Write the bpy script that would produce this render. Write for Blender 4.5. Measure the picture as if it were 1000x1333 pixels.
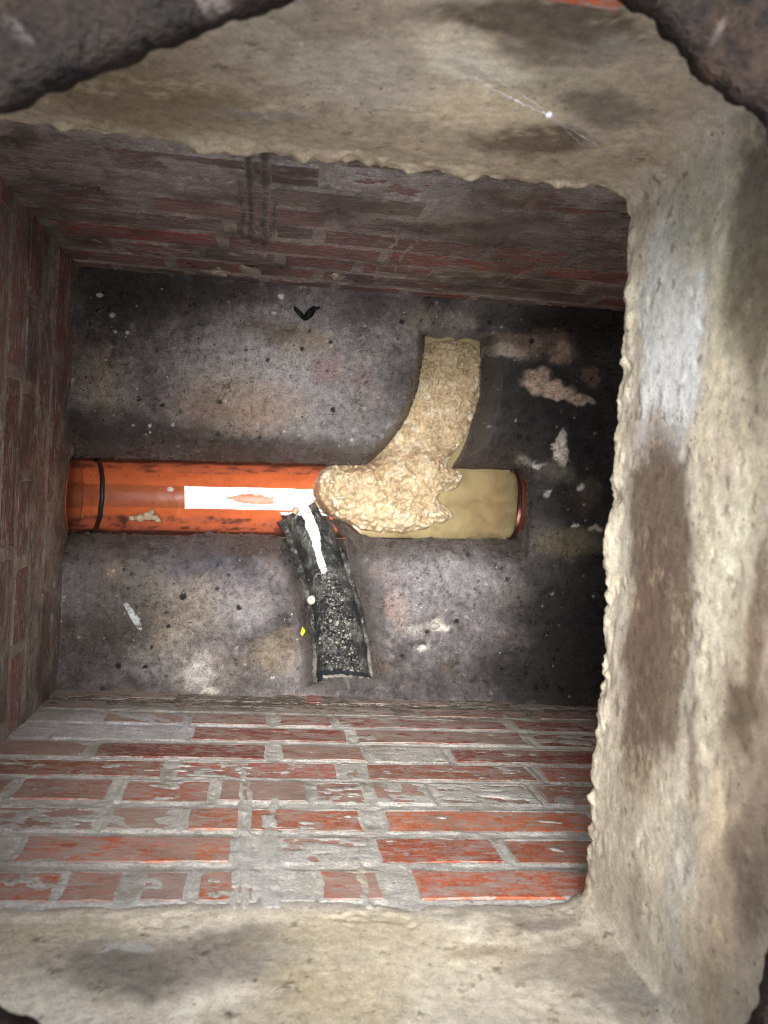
import bpy, math, random
import numpy as np

# ------------------------------------------------------------------ scene, camera, light
scene = bpy.context.scene
for o in list(bpy.data.objects):
    bpy.data.objects.remove(o)

cam_d = bpy.data.cameras.new("camera")
cam_d.sensor_fit = 'VERTICAL'
cam_d.sensor_height = 36.0
cam_d.lens = 36.0 * 1150 / 1333
cam_d.clip_start = 0.02
cam_d.clip_end = 500
cam_d.dof.use_dof = True
cam_d.dof.focus_distance = 1.3
cam_d.dof.aperture_fstop = 10.0
cam = bpy.data.objects.new("camera", cam_d)
scene.collection.objects.link(cam)
cam.location = (0, 0, 1.478)
cam.rotation_euler = (math.radians(-1.7932), math.radians(-7.6512), math.radians(3.2918))
scene.camera = cam

SUN_EL, SUN_AZ = math.radians(81), math.radians(130)     # azimuth measured from +X towards +Y
world = bpy.data.worlds.new("World")
scene.world = world
world.use_nodes = True
wn = world.node_tree
sky = wn.nodes.new('ShaderNodeTexSky')
sky.sky_type = 'NISHITA'
sky.sun_disc = False
sky.sun_elevation = SUN_EL
sky.sun_rotation = math.pi / 2 - SUN_AZ
sky.air_density = 1.0
sky.dust_density = 6.0
sky.ozone_density = 1.0
hs = wn.nodes.new('ShaderNodeHueSaturation')
hs.inputs['Saturation'].default_value = 0.55
wn.links.new(sky.outputs[0], hs.inputs['Color'])
wn.links.new(hs.outputs[0], wn.nodes['Background'].inputs[0])
wn.nodes['Background'].inputs[1].default_value = 0.10

sun_d = bpy.data.lights.new("sun", 'SUN')
sun_d.energy = 1.5
sun_d.angle = math.radians(32)
sun_d.color = (1.0, 0.985, 0.965)
sun = bpy.data.objects.new("sun", sun_d)
scene.collection.objects.link(sun)
sun.rotation_euler = (0, math.pi / 2 - SUN_EL, SUN_AZ)
sun.location = (0, 0, 6)

scene.view_settings.view_transform = 'Standard'
scene.view_settings.look = 'None'
scene.view_settings.gamma = 1.0
scene.view_settings.use_curve_mapping = False
scene.view_settings.exposure = 2.3
scene.cycles.filter_width = 1.0
scene.cycles.max_bounces = 5
scene.cycles.diffuse_bounces = 3
scene.cycles.glossy_bounces = 3
scene.cycles.transparent_max_bounces = 6
scene.cycles.caustics_reflective = False
scene.cycles.caustics_refractive = False

# ------------------------------------------------------------------ helpers
COL = scene.collection
rng = np.random.default_rng(7)
random.seed(7)
PERM = np.random.default_rng(11).integers(0, 1 << 30, 4096)


def hsh(ix, iy, seed):
    return PERM[(ix + PERM[(iy + PERM[seed & 4095]) & 4095]) & 4095]


def perlin(x, y, seed=0):
    x = np.asarray(x, float); y = np.asarray(y, float)
    ix = np.floor(x).astype(np.int64); iy = np.floor(y).astype(np.int64)
    fx = x - ix; fy = y - iy

    def g(dx, dy):
        a = hsh(ix + dx, iy + dy, seed) * (2 * math.pi / (1 << 30))
        return np.cos(a) * (fx - dx) + np.sin(a) * (fy - dy)
    u = fx * fx * fx * (fx * (fx * 6 - 15) + 10)
    v = fy * fy * fy * (fy * (fy * 6 - 15) + 10)
    a = g(0, 0); b = g(1, 0); c = g(0, 1); d = g(1, 1)
    return ((a + (b - a) * u) * (1 - v) + (c + (d - c) * u) * v) * 1.4


def fbm(x, y, scale, octv=4, seed=0, gain=0.5):
    s = 0; a = 1; t = 0
    for i in range(octv):
        s = s + a * perlin(x * scale, y * scale, seed + 17 * i)
        t += a; a *= gain; scale *= 2.03
    return s / t


def worley(x, y, scale, seed=0):
    x = x * scale; y = y * scale
    ix = np.floor(x).astype(np.int64); iy = np.floor(y).astype(np.int64)
    f1 = np.full(x.shape, 9.0); cid = np.zeros(x.shape)
    for dx in (-1, 0, 1):
        for dy in (-1, 0, 1):
            h = hsh(ix + dx, iy + dy, seed); h2 = hsh(ix + dx, iy + dy, seed + 5)
            px = ix + dx + h / (1 << 30); py = iy + dy + h2 / (1 << 30)
            d = np.hypot(px - x, py - y)
            m = d < f1
            f1 = np.where(m, d, f1); cid = np.where(m, (h ^ h2) % 1000 / 1000.0, cid)
    return f1, cid


def sstep(a, b, x):
    t = np.clip((x - a) / (b - a), 0, 1)
    return t * t * (3 - 2 * t)


def lin(r, g, b, k=1.0):
    c = np.array([r, g, b]) / 255.0
    c = np.where(c <= 0.04045, c / 12.92, ((c + 0.055) / 1.055) ** 2.4)
    return c * k


def mixc(a, b, t):
    t = np.asarray(t)[..., None]
    return a * (1 - t) + b * t


def paint(col, u, v, blobs, k=1.0, warp=0.02, wscale=25, seed=3):
    """lay stains, or painted-in shade and light, with ragged outlines: (centre, (ru, rv), sRGB, strength, softness)"""
    desat = lambda q: tuple(np.array(q) * .72 + np.mean(q) * .28)
    wu = u + warp * fbm(u, v, wscale * .6, 3, seed) + warp * .3 * fbm(u, v, wscale * 3, 3, seed + 9)
    wv = v + warp * fbm(u, v, wscale * .6, 3, seed + 50) + warp * .3 * fbm(u, v, wscale * 3, 3, seed + 59)
    for (c, r, rgb, st, so) in blobs:
        d = np.hypot((wu - c[0]) / r[0], (wv - c[1]) / r[1])
        col = mixc(col, lin(*desat(rgb), k), np.minimum(1, st) * (1 - sstep(1 - so, 1 + so, d)))
    return col


def set_attr(me, name, arr, kind):
    at = me.attributes.new(name, kind, 'POINT')
    if kind == 'FLOAT_COLOR':
        a = np.ones((len(me.vertices), 4), np.float32); a[:, :3] = arr.reshape(-1, 3)
        at.data.foreach_set('color', a.ravel())
    else:
        at.data.foreach_set('value', np.asarray(arr, np.float32).ravel())


def mesh_obj(name, verts, faces, mat=None, parent=None, smooth=True, col=None, rgh=None):
    me = bpy.data.meshes.new(name)
    me.from_pydata([tuple(v) for v in verts], [], [tuple(f) for f in faces])
    me.update()
    if smooth:
        me.polygons.foreach_set('use_smooth', np.ones(len(me.polygons), bool))
    if col is not None:
        col = np.asarray(col, float)
        if col.ndim == 1:
            col = np.tile(col, (len(me.vertices), 1))
        set_attr(me, 'col', col, 'FLOAT_COLOR')
        if rgh is None:
            rgh = 0.7
        if np.isscalar(rgh):
            rgh = np.full(len(me.vertices), rgh)
        set_attr(me, 'rgh', rgh, 'FLOAT')
    o = bpy.data.objects.new(name, me)
    COL.objects.link(o)
    if mat:
        me.materials.append(mat)
    if parent:
        o.parent = parent
    return o


def grid_obj(name, P, mat, parent=None, col=None, rgh=None, keep=None, closed=False):
    ny, nx = P.shape[:2]
    I = np.arange(ny * nx).reshape(ny, nx)
    if closed:
        I = np.concatenate([I, I[:, :1]], 1)
    q = np.stack([I[:-1, :-1], I[:-1, 1:], I[1:, 1:], I[1:, :-1]], -1).reshape(-1, 4)
    if keep is not None:
        q = q[keep.reshape(-1)]
    me = bpy.data.meshes.new(name)
    v = P.reshape(-1, 3)
    me.vertices.add(len(v)); me.vertices.foreach_set('co', v.astype(np.float32).ravel())
    me.loops.add(q.size); me.loops.foreach_set('vertex_index', q.astype(np.int32).ravel())
    me.polygons.add(len(q))
    me.polygons.foreach_set('loop_start', np.arange(0, q.size, 4, dtype=np.int32))
    me.polygons.foreach_set('use_smooth', np.ones(len(q), bool))
    me.update(calc_edges=True); me.validate()
    if col is not None:
        set_attr(me, 'col', col, 'FLOAT_COLOR')
        set_attr(me, 'rgh', np.broadcast_to(0.7 if rgh is None else rgh, (ny, nx)), 'FLOAT')
    o = bpy.data.objects.new(name, me); COL.objects.link(o)
    me.materials.append(mat)
    if parent:
        o.parent = parent
    return o


def empty(name, loc=(0, 0, 0)):
    o = bpy.data.objects.new(name, None); COL.objects.link(o)
    o.location = loc; o.empty_display_size = 0.05
    return o


def tag(o, label=None, cat=None, group=None, kind=None):
    if label: o['label'] = label
    if cat: o['category'] = cat
    if group: o['group'] = group
    if kind: o['kind'] = kind
    return o


# ------------------------------------------------------------------ materials
def surface(name, var=0.5, fine=260, bump=0.5, dist=0.002, spec=0.4, pits=0.0, smear=None, rvar=0.25, coat=0.0,
            speck=None, streak=1.0, mid=0.0, film=None, soot=None):
    """colour and gloss come from the mesh ('col', 'rgh'); grain, relief and fine smears are procedural"""
    m = bpy.data.materials.new(name); m.use_nodes = True
    nt = m.node_tree; N = nt.nodes; L = nt.links
    b = N['Principled BSDF']
    geo = N.new('ShaderNodeNewGeometry')
    ca = N.new('ShaderNodeAttribute'); ca.attribute_name = 'col'
    ra = N.new('ShaderNodeAttribute'); ra.attribute_name = 'rgh'

    def noise(scale, det=6, rough=0.6, vec=None, dst=0.0):
        n = N.new('ShaderNodeTexNoise'); n.inputs['Scale'].default_value = scale
        n.inputs['Detail'].default_value = det; n.inputs['Roughness'].default_value = rough
        n.inputs['Distortion'].default_value = dst
        L.new(vec or geo.outputs['Position'], n.inputs['Vector'])
        return n

    def ramp(a, c, src):
        r = N.new('ShaderNodeMapRange'); r.inputs[1].default_value = a; r.inputs[2].default_value = c
        L.new(src, r.inputs[0]); return r.outputs[0]

    def math_(op, a, c):
        n = N.new('ShaderNodeMath'); n.operation = op
        for i, q in enumerate((a, c)):
            if isinstance(q, (int, float)): n.inputs[i].default_value = q
            else: L.new(q, n.inputs[i])
        return n.outputs[0]

    def mix(a, c, f, blend='MIX'):
        n = N.new('ShaderNodeMix'); n.data_type = 'RGBA'; n.blend_type = blend
        for i, q in ((0, f), (6, a), (7, c)):
            if isinstance(q, (int, float)): n.inputs[i].default_value = q
            elif isinstance(q, tuple): n.inputs[i].default_value = q
            else: L.new(q, n.inputs[i])
        return n.outputs[2]
    nf = noise(fine, 3, 0.7); nm = noise(fine * 0.2, 3, 0.7)
    v = math_('ADD', math_('MULTIPLY', nf.outputs[0], 1.0), math_('MULTIPLY', nm.outputs[0], 1.0))   # 0..2, mean 1
    v = ramp(0.72, 1.28, v)
    v = math_('ADD', math_('MULTIPLY', v, 2 * var), 1.0 - var)
    mv = N.new('ShaderNodeVectorMath'); mv.operation = 'SCALE'
    L.new(ca.outputs['Color'], mv.inputs[0]); L.new(v, mv.inputs['Scale'])
    colr = mv.outputs[0]
    rough = math_('ADD', ra.outputs['Fac'], math_('MULTIPLY', math_('SUBTRACT', nm.outputs[0], 0.5), rvar * 2))
    height = math_('ADD', nf.outputs[0], math_('MULTIPLY', noise(fine * 0.33, 2, 0.6).outputs[0], mid)) if mid else nf.outputs[0]
    if pits:
        pv = N.new('ShaderNodeTexVoronoi'); pv.inputs['Scale'].default_value = fine * 0.22
        L.new(geo.outputs['Position'], pv.inputs['Vector'])
        pm = ramp(0.06, 0.2, pv.outputs['Distance'])
        sel = ramp(0.40, 0.47, noise(28, 2).outputs[0])
        pm = math_('MAXIMUM', pm, sel)
        colr = mix(mix(colr, (1 - pits, 1 - pits, 1 - pits * 1.05, 1), 1.0, 'MULTIPLY'), colr, pm)
    if film:
        fa = N.new('ShaderNodeAttribute'); fa.attribute_name = 'film'
        mpf = N.new('ShaderNodeMapping'); mpf.inputs['Scale'].default_value = (1, 1, 1.7)
        L.new(geo.outputs['Position'], mpf.inputs['Vector'])
        f1_ = noise(42, 5, 0.7, mpf.outputs[0], 0.3)
        fm = math_('ADD', f1_.outputs[0], math_('MULTIPLY', fa.outputs['Fac'], 0.34))
        fm = math_('MULTIPLY', ramp(0.56, 0.70, fm), film[1])
        colr = mix(colr, film[0], fm)
    if smear:
        mp = N.new('ShaderNodeMapping'); mp.inputs['Scale'].default_value = (14 * streak, 14 * streak, 60)
        L.new(geo.outputs['Position'], mp.inputs['Vector'])
        s1 = noise(2.2, 5, 0.75, mp.outputs[0], 0.8)
        sm = ramp(smear[1], smear[1] + 0.05, s1.outputs[0])
        mp2 = N.new('ShaderNodeMapping'); mp2.inputs['Scale'].default_value = (30, 30, 110)
        L.new(geo.outputs['Position'], mp2.inputs['Vector'])
        s2 = noise(2.0, 3, 0.6, mp2.outputs[0], 1.5)
        sm2 = math_('MULTIPLY', ramp(smear[1] + 0.045, smear[1] + 0.075, s2.outputs[0]), 0.8)
        sm = math_('MAXIMUM', math_('MULTIPLY', sm, smear[2]), sm2)
        colr = mix(colr, smear[0], sm)
        rough = math_('ADD', rough, math_('MULTIPLY', sm, 0.2))
    if speck:
        sv = N.new('ShaderNodeTexVoronoi'); sv.inputs['Scale'].default_value = speck[1]
        L.new(geo.outputs['Position'], sv.inputs['Vector'])
        sp = ramp(0.22, 0.12, sv.outputs['Distance'])
        gate = ramp(speck[2], speck[2] + 0.06, noise(speck[1] * 0.35, 1).outputs[0])
        sp = math_('MULTIPLY', sp, gate)
        colr = mix(colr, speck[0], sp)
    if soot:
        sn1 = noise(soot[2], 5, 0.65)
        sf = math_('MULTIPLY', ramp(soot[3], soot[3] + 0.2, sn1.outputs[0]), soot[1])
        colr = mix(colr, soot[0], sf)
    L.new(colr, b.inputs['Base Color'])
    rc = N.new('ShaderNodeClamp'); rc.inputs['Min'].default_value = 0.12; rc.inputs['Max'].default_value = 1.0
    L.new(rough, rc.inputs[0]); L.new(rc.outputs[0], b.inputs['Roughness'])
    b.inputs['Specular IOR Level'].default_value = spec
    b.inputs['Coat Weight'].default_value = coat
    b.inputs['Coat Roughness'].default_value = 0.12
    bp = N.new('ShaderNodeBump'); bp.inputs['Strength'].default_value = bump; bp.inputs['Distance'].default_value = dist
    L.new(height, bp.inputs['Height']); L.new(bp.outputs[0], b.inputs['Normal'])
    return m


CEM = (*lin(176, 172, 160), 1)
M_floor = surface('benching cement', 0.55, 420, 1.0, 0.006, 0.8, pits=0.6, rvar=0.35, speck=((0.4, 0.38, 0.36, 1), 260, 0.60), mid=1.0)
M_render = surface('cement render', 0.3, 520, 0.5, 0.0010, 0.12, pits=0.6, rvar=0.12)
M_brick_b = surface('red brick with cement smears', 0.38, 330, 0.6, 0.0014, 0.35, pits=0.4, smear=((*lin(196, 192, 186), 1), 0.535, 0.7), rvar=0.2, film=((*lin(190, 172, 160), 1), 0.7), soot=((0.22, 0.18, 0.14, 1), 0.4, 13, 0.5))
M_brick_d = surface('sooty brick with pale scratches', 0.55, 330, 0.8, 0.002, 0.5, pits=0.4, smear=((*lin(176, 168, 164), 1), 0.525, 0.8), rvar=0.3, film=((*lin(118, 106, 100), 1), 0.6), soot=((0.05, 0.04, 0.033, 1), 0.72, 11, 0.45))
M_mortar_b = surface('cement mortar', 0.35, 330, 0.8, 0.002, 0.35, pits=0.5, smear=((*lin(206, 204, 198), 1), 0.53, 0.75), rvar=0.2, soot=((0.22, 0.18, 0.14, 1), 0.4, 13, 0.5))
M_mortar_d = surface('sooty mortar', 0.6, 330, 0.9, 0.0025, 0.5, pits=0.5, smear=((*lin(176, 170, 166), 1), 0.53, 0.75), rvar=0.3, soot=((0.05, 0.04, 0.033, 1), 0.72, 11, 0.45))
M_plastic = surface('orange plastic', 0.12, 200, 0.15, 0.0008, 0.25, rvar=0.12)
M_rubber = surface('black rubber', 0.3, 300, 0.4, 0.001, 0.5)
M_clay = surface('wet grey clay', 0.8, 380, 1.0, 0.005, 0.8, pits=0.7, rvar=0.35, speck=((0.4, 0.4, 0.38, 1), 260, 0.54), mid=1.0)
M_scum = surface('granular scum', 0.32, 420, 0.9, 0.002, 0.6, rvar=0.25, mid=0.6)
M_iron = surface('dirt crusted iron', 0.8, 260, 1.0, 0.003, 0.15, pits=0.5, rvar=0.2, mid=1.2)
M_ground = surface('tarmac', 0.4, 200, 0.8, 0.004, 0.3)
M_stone = surface('stone crumbs', 0.3, 500, 0.4, 0.001, 0.5)
M_debris = surface('debris', 0.2, 300, 0.5, 0.001, 0.12)


def water_mat(name, colr, murk, ior, rough):
    m = bpy.data.materials.new(name); m.use_nodes = True
    nt = m.node_tree; N = nt.nodes; L = nt.links
    for n in list(N): N.remove(n)
    out = N.new('ShaderNodeOutputMaterial')
    tr = N.new('ShaderNodeBsdfTransparent'); tr.inputs[0].default_value = (0.93, 0.93, 0.9, 1) if murk else (0.84, 0.87, 0.9, 1)
    df = N.new('ShaderNodeBsdfDiffuse')
    geo = N.new('ShaderNodeNewGeometry')
    nz = N.new('ShaderNodeTexNoise'); nz.inputs['Scale'].default_value = 28; nz.inputs['Detail'].default_value = 4
    nz.inputs['Distortion'].default_value = 0.6
    L.new(geo.outputs['Position'], nz.inputs['Vector'])
    mx = N.new('ShaderNodeMix'); mx.data_type = 'RGBA'
    nr_ = N.new('ShaderNodeMapRange'); nr_.inputs[1].default_value = 0.36; nr_.inputs[2].default_value = 0.64
    L.new(nz.outputs[0], nr_.inputs[0]); L.new(nr_.outputs[0], mx.inputs[0]); mx.inputs[6].default_value = (*(colr * 0.85), 1); mx.inputs[7].default_value = (*(colr * 1.12), 1)
    L.new(mx.outputs[2], df.inputs[0])
    ms = N.new('ShaderNodeMixShader')
    if murk:
        sx = N.new('ShaderNodeSeparateXYZ'); L.new(geo.outputs['Position'], sx.inputs[0])
        mr = N.new('ShaderNodeMapRange'); mr.inputs[1].default_value = 0.33; mr.inputs[2].default_value = 0.45
        mr.inputs[3].default_value = murk; mr.inputs[4].default_value = murk * 0.68      # silt settles out towards the outlet
        ay = N.new('ShaderNodeMath'); ay.operation = 'MULTIPLY_ADD'; ay.inputs[1].default_value = -0.034; ay.inputs[2].default_value = 0.0262
        L.new(sx.outputs[0], ay.inputs[0])                                    # the water is shallow along the pipe's sides
        ad = N.new('ShaderNodeMath'); ad.operation = 'ADD'; L.new(sx.outputs[1], ad.inputs[0]); L.new(ay.outputs[0], ad.inputs[1])
        sh = N.new('ShaderNodeMapRange'); sh.inputs[1].default_value = -0.066; sh.inputs[2].default_value = -0.046; sh.inputs[3].default_value = 0.6; sh.inputs[4].default_value = 1.0
        L.new(ad.outputs[0], sh.inputs[0])
        n2_ = N.new('ShaderNodeMapRange'); n2_.inputs[1].default_value = 0.3; n2_.inputs[2].default_value = 0.6; n2_.inputs[3].default_value = 0.85; n2_.inputs[4].default_value = 1.0
        L.new(nz.outputs[0], n2_.inputs[0])
        p1 = N.new('ShaderNodeMath'); p1.operation = 'MULTIPLY'; L.new(mr.outputs[0], p1.inputs[0]); L.new(sh.outputs[0], p1.inputs[1])
        p2 = N.new('ShaderNodeMath'); p2.operation = 'MULTIPLY'; L.new(p1.outputs[0], p2.inputs[0]); L.new(n2_.outputs[0], p2.inputs[1])
        L.new(sx.outputs[0], mr.inputs[0]); L.new(p2.outputs[0], ms.inputs[0])
    else:
        ms.inputs[0].default_value = 0.0
    L.new(tr.outputs[0], ms.inputs[1]); L.new(df.outputs[0], ms.inputs[2])
    gl = N.new('ShaderNodeBsdfGlossy'); gl.inputs['Roughness'].default_value = rough
    fr = N.new('ShaderNodeFresnel'); fr.inputs['IOR'].default_value = ior
    m2 = N.new('ShaderNodeMixShader')
    L.new(fr.outputs[0], m2.inputs[0]); L.new(ms.outputs[0], m2.inputs[1]); L.new(gl.outputs[0], m2.inputs[2])
    L.new(m2.outputs[0], out.inputs[0])
    return m


M_water = water_mat('clear water', lin(200, 200, 190), 0.0, 1.42, 0.02)
M_murk = water_mat('cloudy water', lin(160, 146, 108), 0.9, 1.4, 0.06)

# ------------------------------------------------------------------ the place, in metres; z = 0 is the benching
XL_, XR_, YT_, YB_ = -0.313, 0.62, 0.328, -0.348
LIP = 0.75
PIPE_R, PIPE_Z, PIPE_END = 0.063, -0.055, 0.436


def pipe_y(x):
    return -0.0235 + 0.034 * (x - 0.08)


def resample(pts, n):
    """Catmull-Rom through rows of numbers"""
    p = np.array(pts, float)
    p = np.vstack([2 * p[0] - p[1], p, 2 * p[-1] - p[-2]])
    t = np.linspace(0, len(p) - 3 - 1e-9, n); i = t.astype(int); f = (t - i)[:, None]
    a, b, c, d = p[i], p[i + 1], p[i + 2], p[i + 3]
    return 0.5 * (2 * b + (c - a) * f + (2 * a - 5 * b + 4 * c - d) * f ** 2 + (3 * b - a - 3 * c + d) * f ** 3)


# branch channels: x, y, half width, rim height, invert height
up_xy = [(0.3137, 0.2750), (0.3147, 0.2347), (0.3092, 0.1670), (0.2885, 0.0982), (0.2506, 0.0447), (0.2002, -0.0013)]
UPB = resample([(x, y, r, rz, iv) for (x, y), r, rz, iv in zip(up_xy, (.052, .054, .056, .058, .056, .05),
      (-.045, -.045, -.047, -.05, -.055, -.06), (-.10, -.10, -.102, -.105, -.11, -.115))], 120)
lo_xy = [(0.0624, -0.0333), (0.0849, -0.0752), (0.1114, -0.1478), (0.1334, -0.2171), (0.1455, -0.2725), (0.1524, -0.3304)]
LOB = resample([(x, y, r, rz, iv) for (x, y), r, rz, iv in zip(lo_xy, (.036, .036, .035, .039, .043, .046),
      (-.060, -.058, -.054, -.050, -.046, -.042), (-.1185, -.1185, -.1175, -.106, -.094, -.088))], 120)


def along(path, x, y):
    """distance to a path, and its half width, rim and invert there"""
    shp = x.shape; X = x.ravel(); Y = y.ravel()
    D = np.full(X.shape, 9.0); K = np.zeros(X.shape, int)
    for k in range(len(path)):
        d = np.hypot(X - path[k, 0], Y - path[k, 1]); m = d < D
        D[m] = d[m]; K[m] = k
    t0 = path[3, :2] - path[0, :2]; t1 = path[-1, :2] - path[-4, :2]
    t0 /= np.hypot(*t0); t1 /= np.hypot(*t1)
    if path is UPB:
        D[(X - path[0, 0]) * t0[0] + (Y - path[0, 1]) * t0[1] < -.002 + .002 * np.sin(X * 180)] = 9
    else:
        D[(X - path[-1, 0]) * t1[0] + (Y - path[-1, 1]) * t1[1] > .004] = 9
    g = lambda j: path[K, j].reshape(shp)
    return D.reshape(shp), K.reshape(shp), g(2), g(3), g(4)


def floor_z(x, y, detail=True):
    z = 0.018 * fbm(x, y, 6, 4, 21) + 0.006 * fbm(x, y, 30, 4, 22, .6)
    if detail:
        z = z + 0.0034 * fbm(x, y, 95, 3, 23, .7) - .0022 * np.abs(fbm(x, y, 40, 3, 24))
        f1, cid = worley(x + .01 * fbm(x, y, 30, 2, 8), y, 55, 31)
        z = z + np.where(cid > .72, .0022, 0) * (1 - sstep(.2, .5, f1))
        z = z - np.where(cid < .10, .0028, 0) * (1 - sstep(.1, .38, f1))
        f1, cid = worley(x + .02 * fbm(x, y, 25, 3, 9), y + .02 * fbm(x, y, 25, 3, 10), 16, 35)
        z = z + .010 * (cid - .5) * (1 - sstep(.30, .36, f1)) * (cid > .45)           # thin flakes of old skim
        z = z + .0011 * np.abs(fbm(x, y, 75, 3, 36)) * 3
        f1, cid = worley(x, y, 160, 33)
        z = z + np.where(cid > .8, .0012, 0) * (1 - sstep(.15, .45, f1))
    z = z + 0.016 * sstep(.40, .50, x)
    z = z + .030 * np.exp(-((x - .475) / .045) ** 2 - ((y - pipe_y(x)) / .085) ** 2)
    # coved dirt where benching meets walls
    e = np.minimum(np.minimum(x - XL_, .62 - x), np.minimum(YT_ - y, y - YB_))
    z = z + 0.018 * (1 - sstep(0, .03, e)) ** 2
    # main channel
    d = np.abs(y - pipe_y(x)); r = PIPE_R + .0005 + .0045 * fbm(x, y, 14, 3, 46) + .0035 * fbm(x, y, 70, 3, 47)
    r = r - .020 * (y < pipe_y(x)) * 1.4 * np.exp(-((x - .128) / .030) ** 2)
    r = r - .003 * (y < pipe_y(x)) * sstep(-.3, .3, fbm(x, y, 9, 2, 48))
    ro = PIPE_R + .005
    tr = np.where(d < r, PIPE_Z - .004 - np.sqrt(np.maximum(ro * ro - d * d, 0)), 0)
    w = r + .042 + .010 * fbm(x, y, 18, 2, 41)
    ramp_ = (PIPE_Z + .004) + (z - PIPE_Z - .004) * sstep(r - .004, w, d) ** 0.8
    zm = np.where(d < r, tr, ramp_)
    endf = sstep(PIPE_END, PIPE_END + .008, x)
    zm = zm * (1 - endf) + z * endf
    z = np.where((x < PIPE_END + .008) & (d < w), np.minimum(z, zm), z)
    # upper branch
    d, K, r, rim, inv = along(UPB, x, y)
    b = rim - inv
    prof = np.where(d < r, rim - b * np.sqrt(np.maximum(1 - (d / r) ** 2, 0)), rim + (0.0 - rim) * sstep(r * .98, r + .022, d) ** .8)
    prof = np.where(d < r + .022, prof, 1)
    z = np.minimum(z, prof + .0015 * fbm(x, y, 90, 3, 44))
    # lower branch: a trough that a clay channel lies in
    d, K, r, rim, inv = along(LOB, x, y)
    r2 = r + .007 + .007 * np.maximum(0, 1 - K / 70)
    prof = np.where(d < r2, rim - .006 - (rim - inv) * np.sqrt(np.maximum(1 - (d / r2) ** 2, 0)),
                    rim - .006 + (.006 - rim) * sstep(r2, r2 + .03, d) ** .7)
    prof = np.where(d < r2 + .03, prof, 1)
    prof = np.where((K < 40) & (d < r2), prof - .004, prof)
    z = np.minimum(z, prof)
    return z


# --- chamber floor (benching)
nx, ny = 470, 350
gx, gy = np.meshgrid(np.linspace(-.335, .635, nx), np.linspace(-.365, .345, ny))
gz = floor_z(gx, gy)
FK = 2.15
c = np.zeros(gx.shape + (3,))
n1 = fbm(gx, gy, 9, 5, 61); n2 = fbm(gx, gy, 22, 5, 62); n3 = fbm(gx, gy, 60, 4, 63)
c = mixc(lin(66, 62, 62, FK) + c, lin(104, 100, 100, FK), sstep(-.35, .4, n1 + .6 * n2))
c = mixc(c, lin(88, 74, 62, FK), .75 * sstep(.05, .5, n2 - .3 * n1))
c = mixc(c, lin(36, 34, 35, FK), .7 * sstep(.12, .5, fbm(gx, gy, 14, 5, 64, .6) + .4 * n3))
c = mixc(c, lin(140, 136, 133, FK), .4 * sstep(.2, .45, fbm(gx, gy, 38, 5, 65, .65)))
c = c * (1 + .3 * fbm(gx, gy, 140, 3, 66))[..., None]
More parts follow.
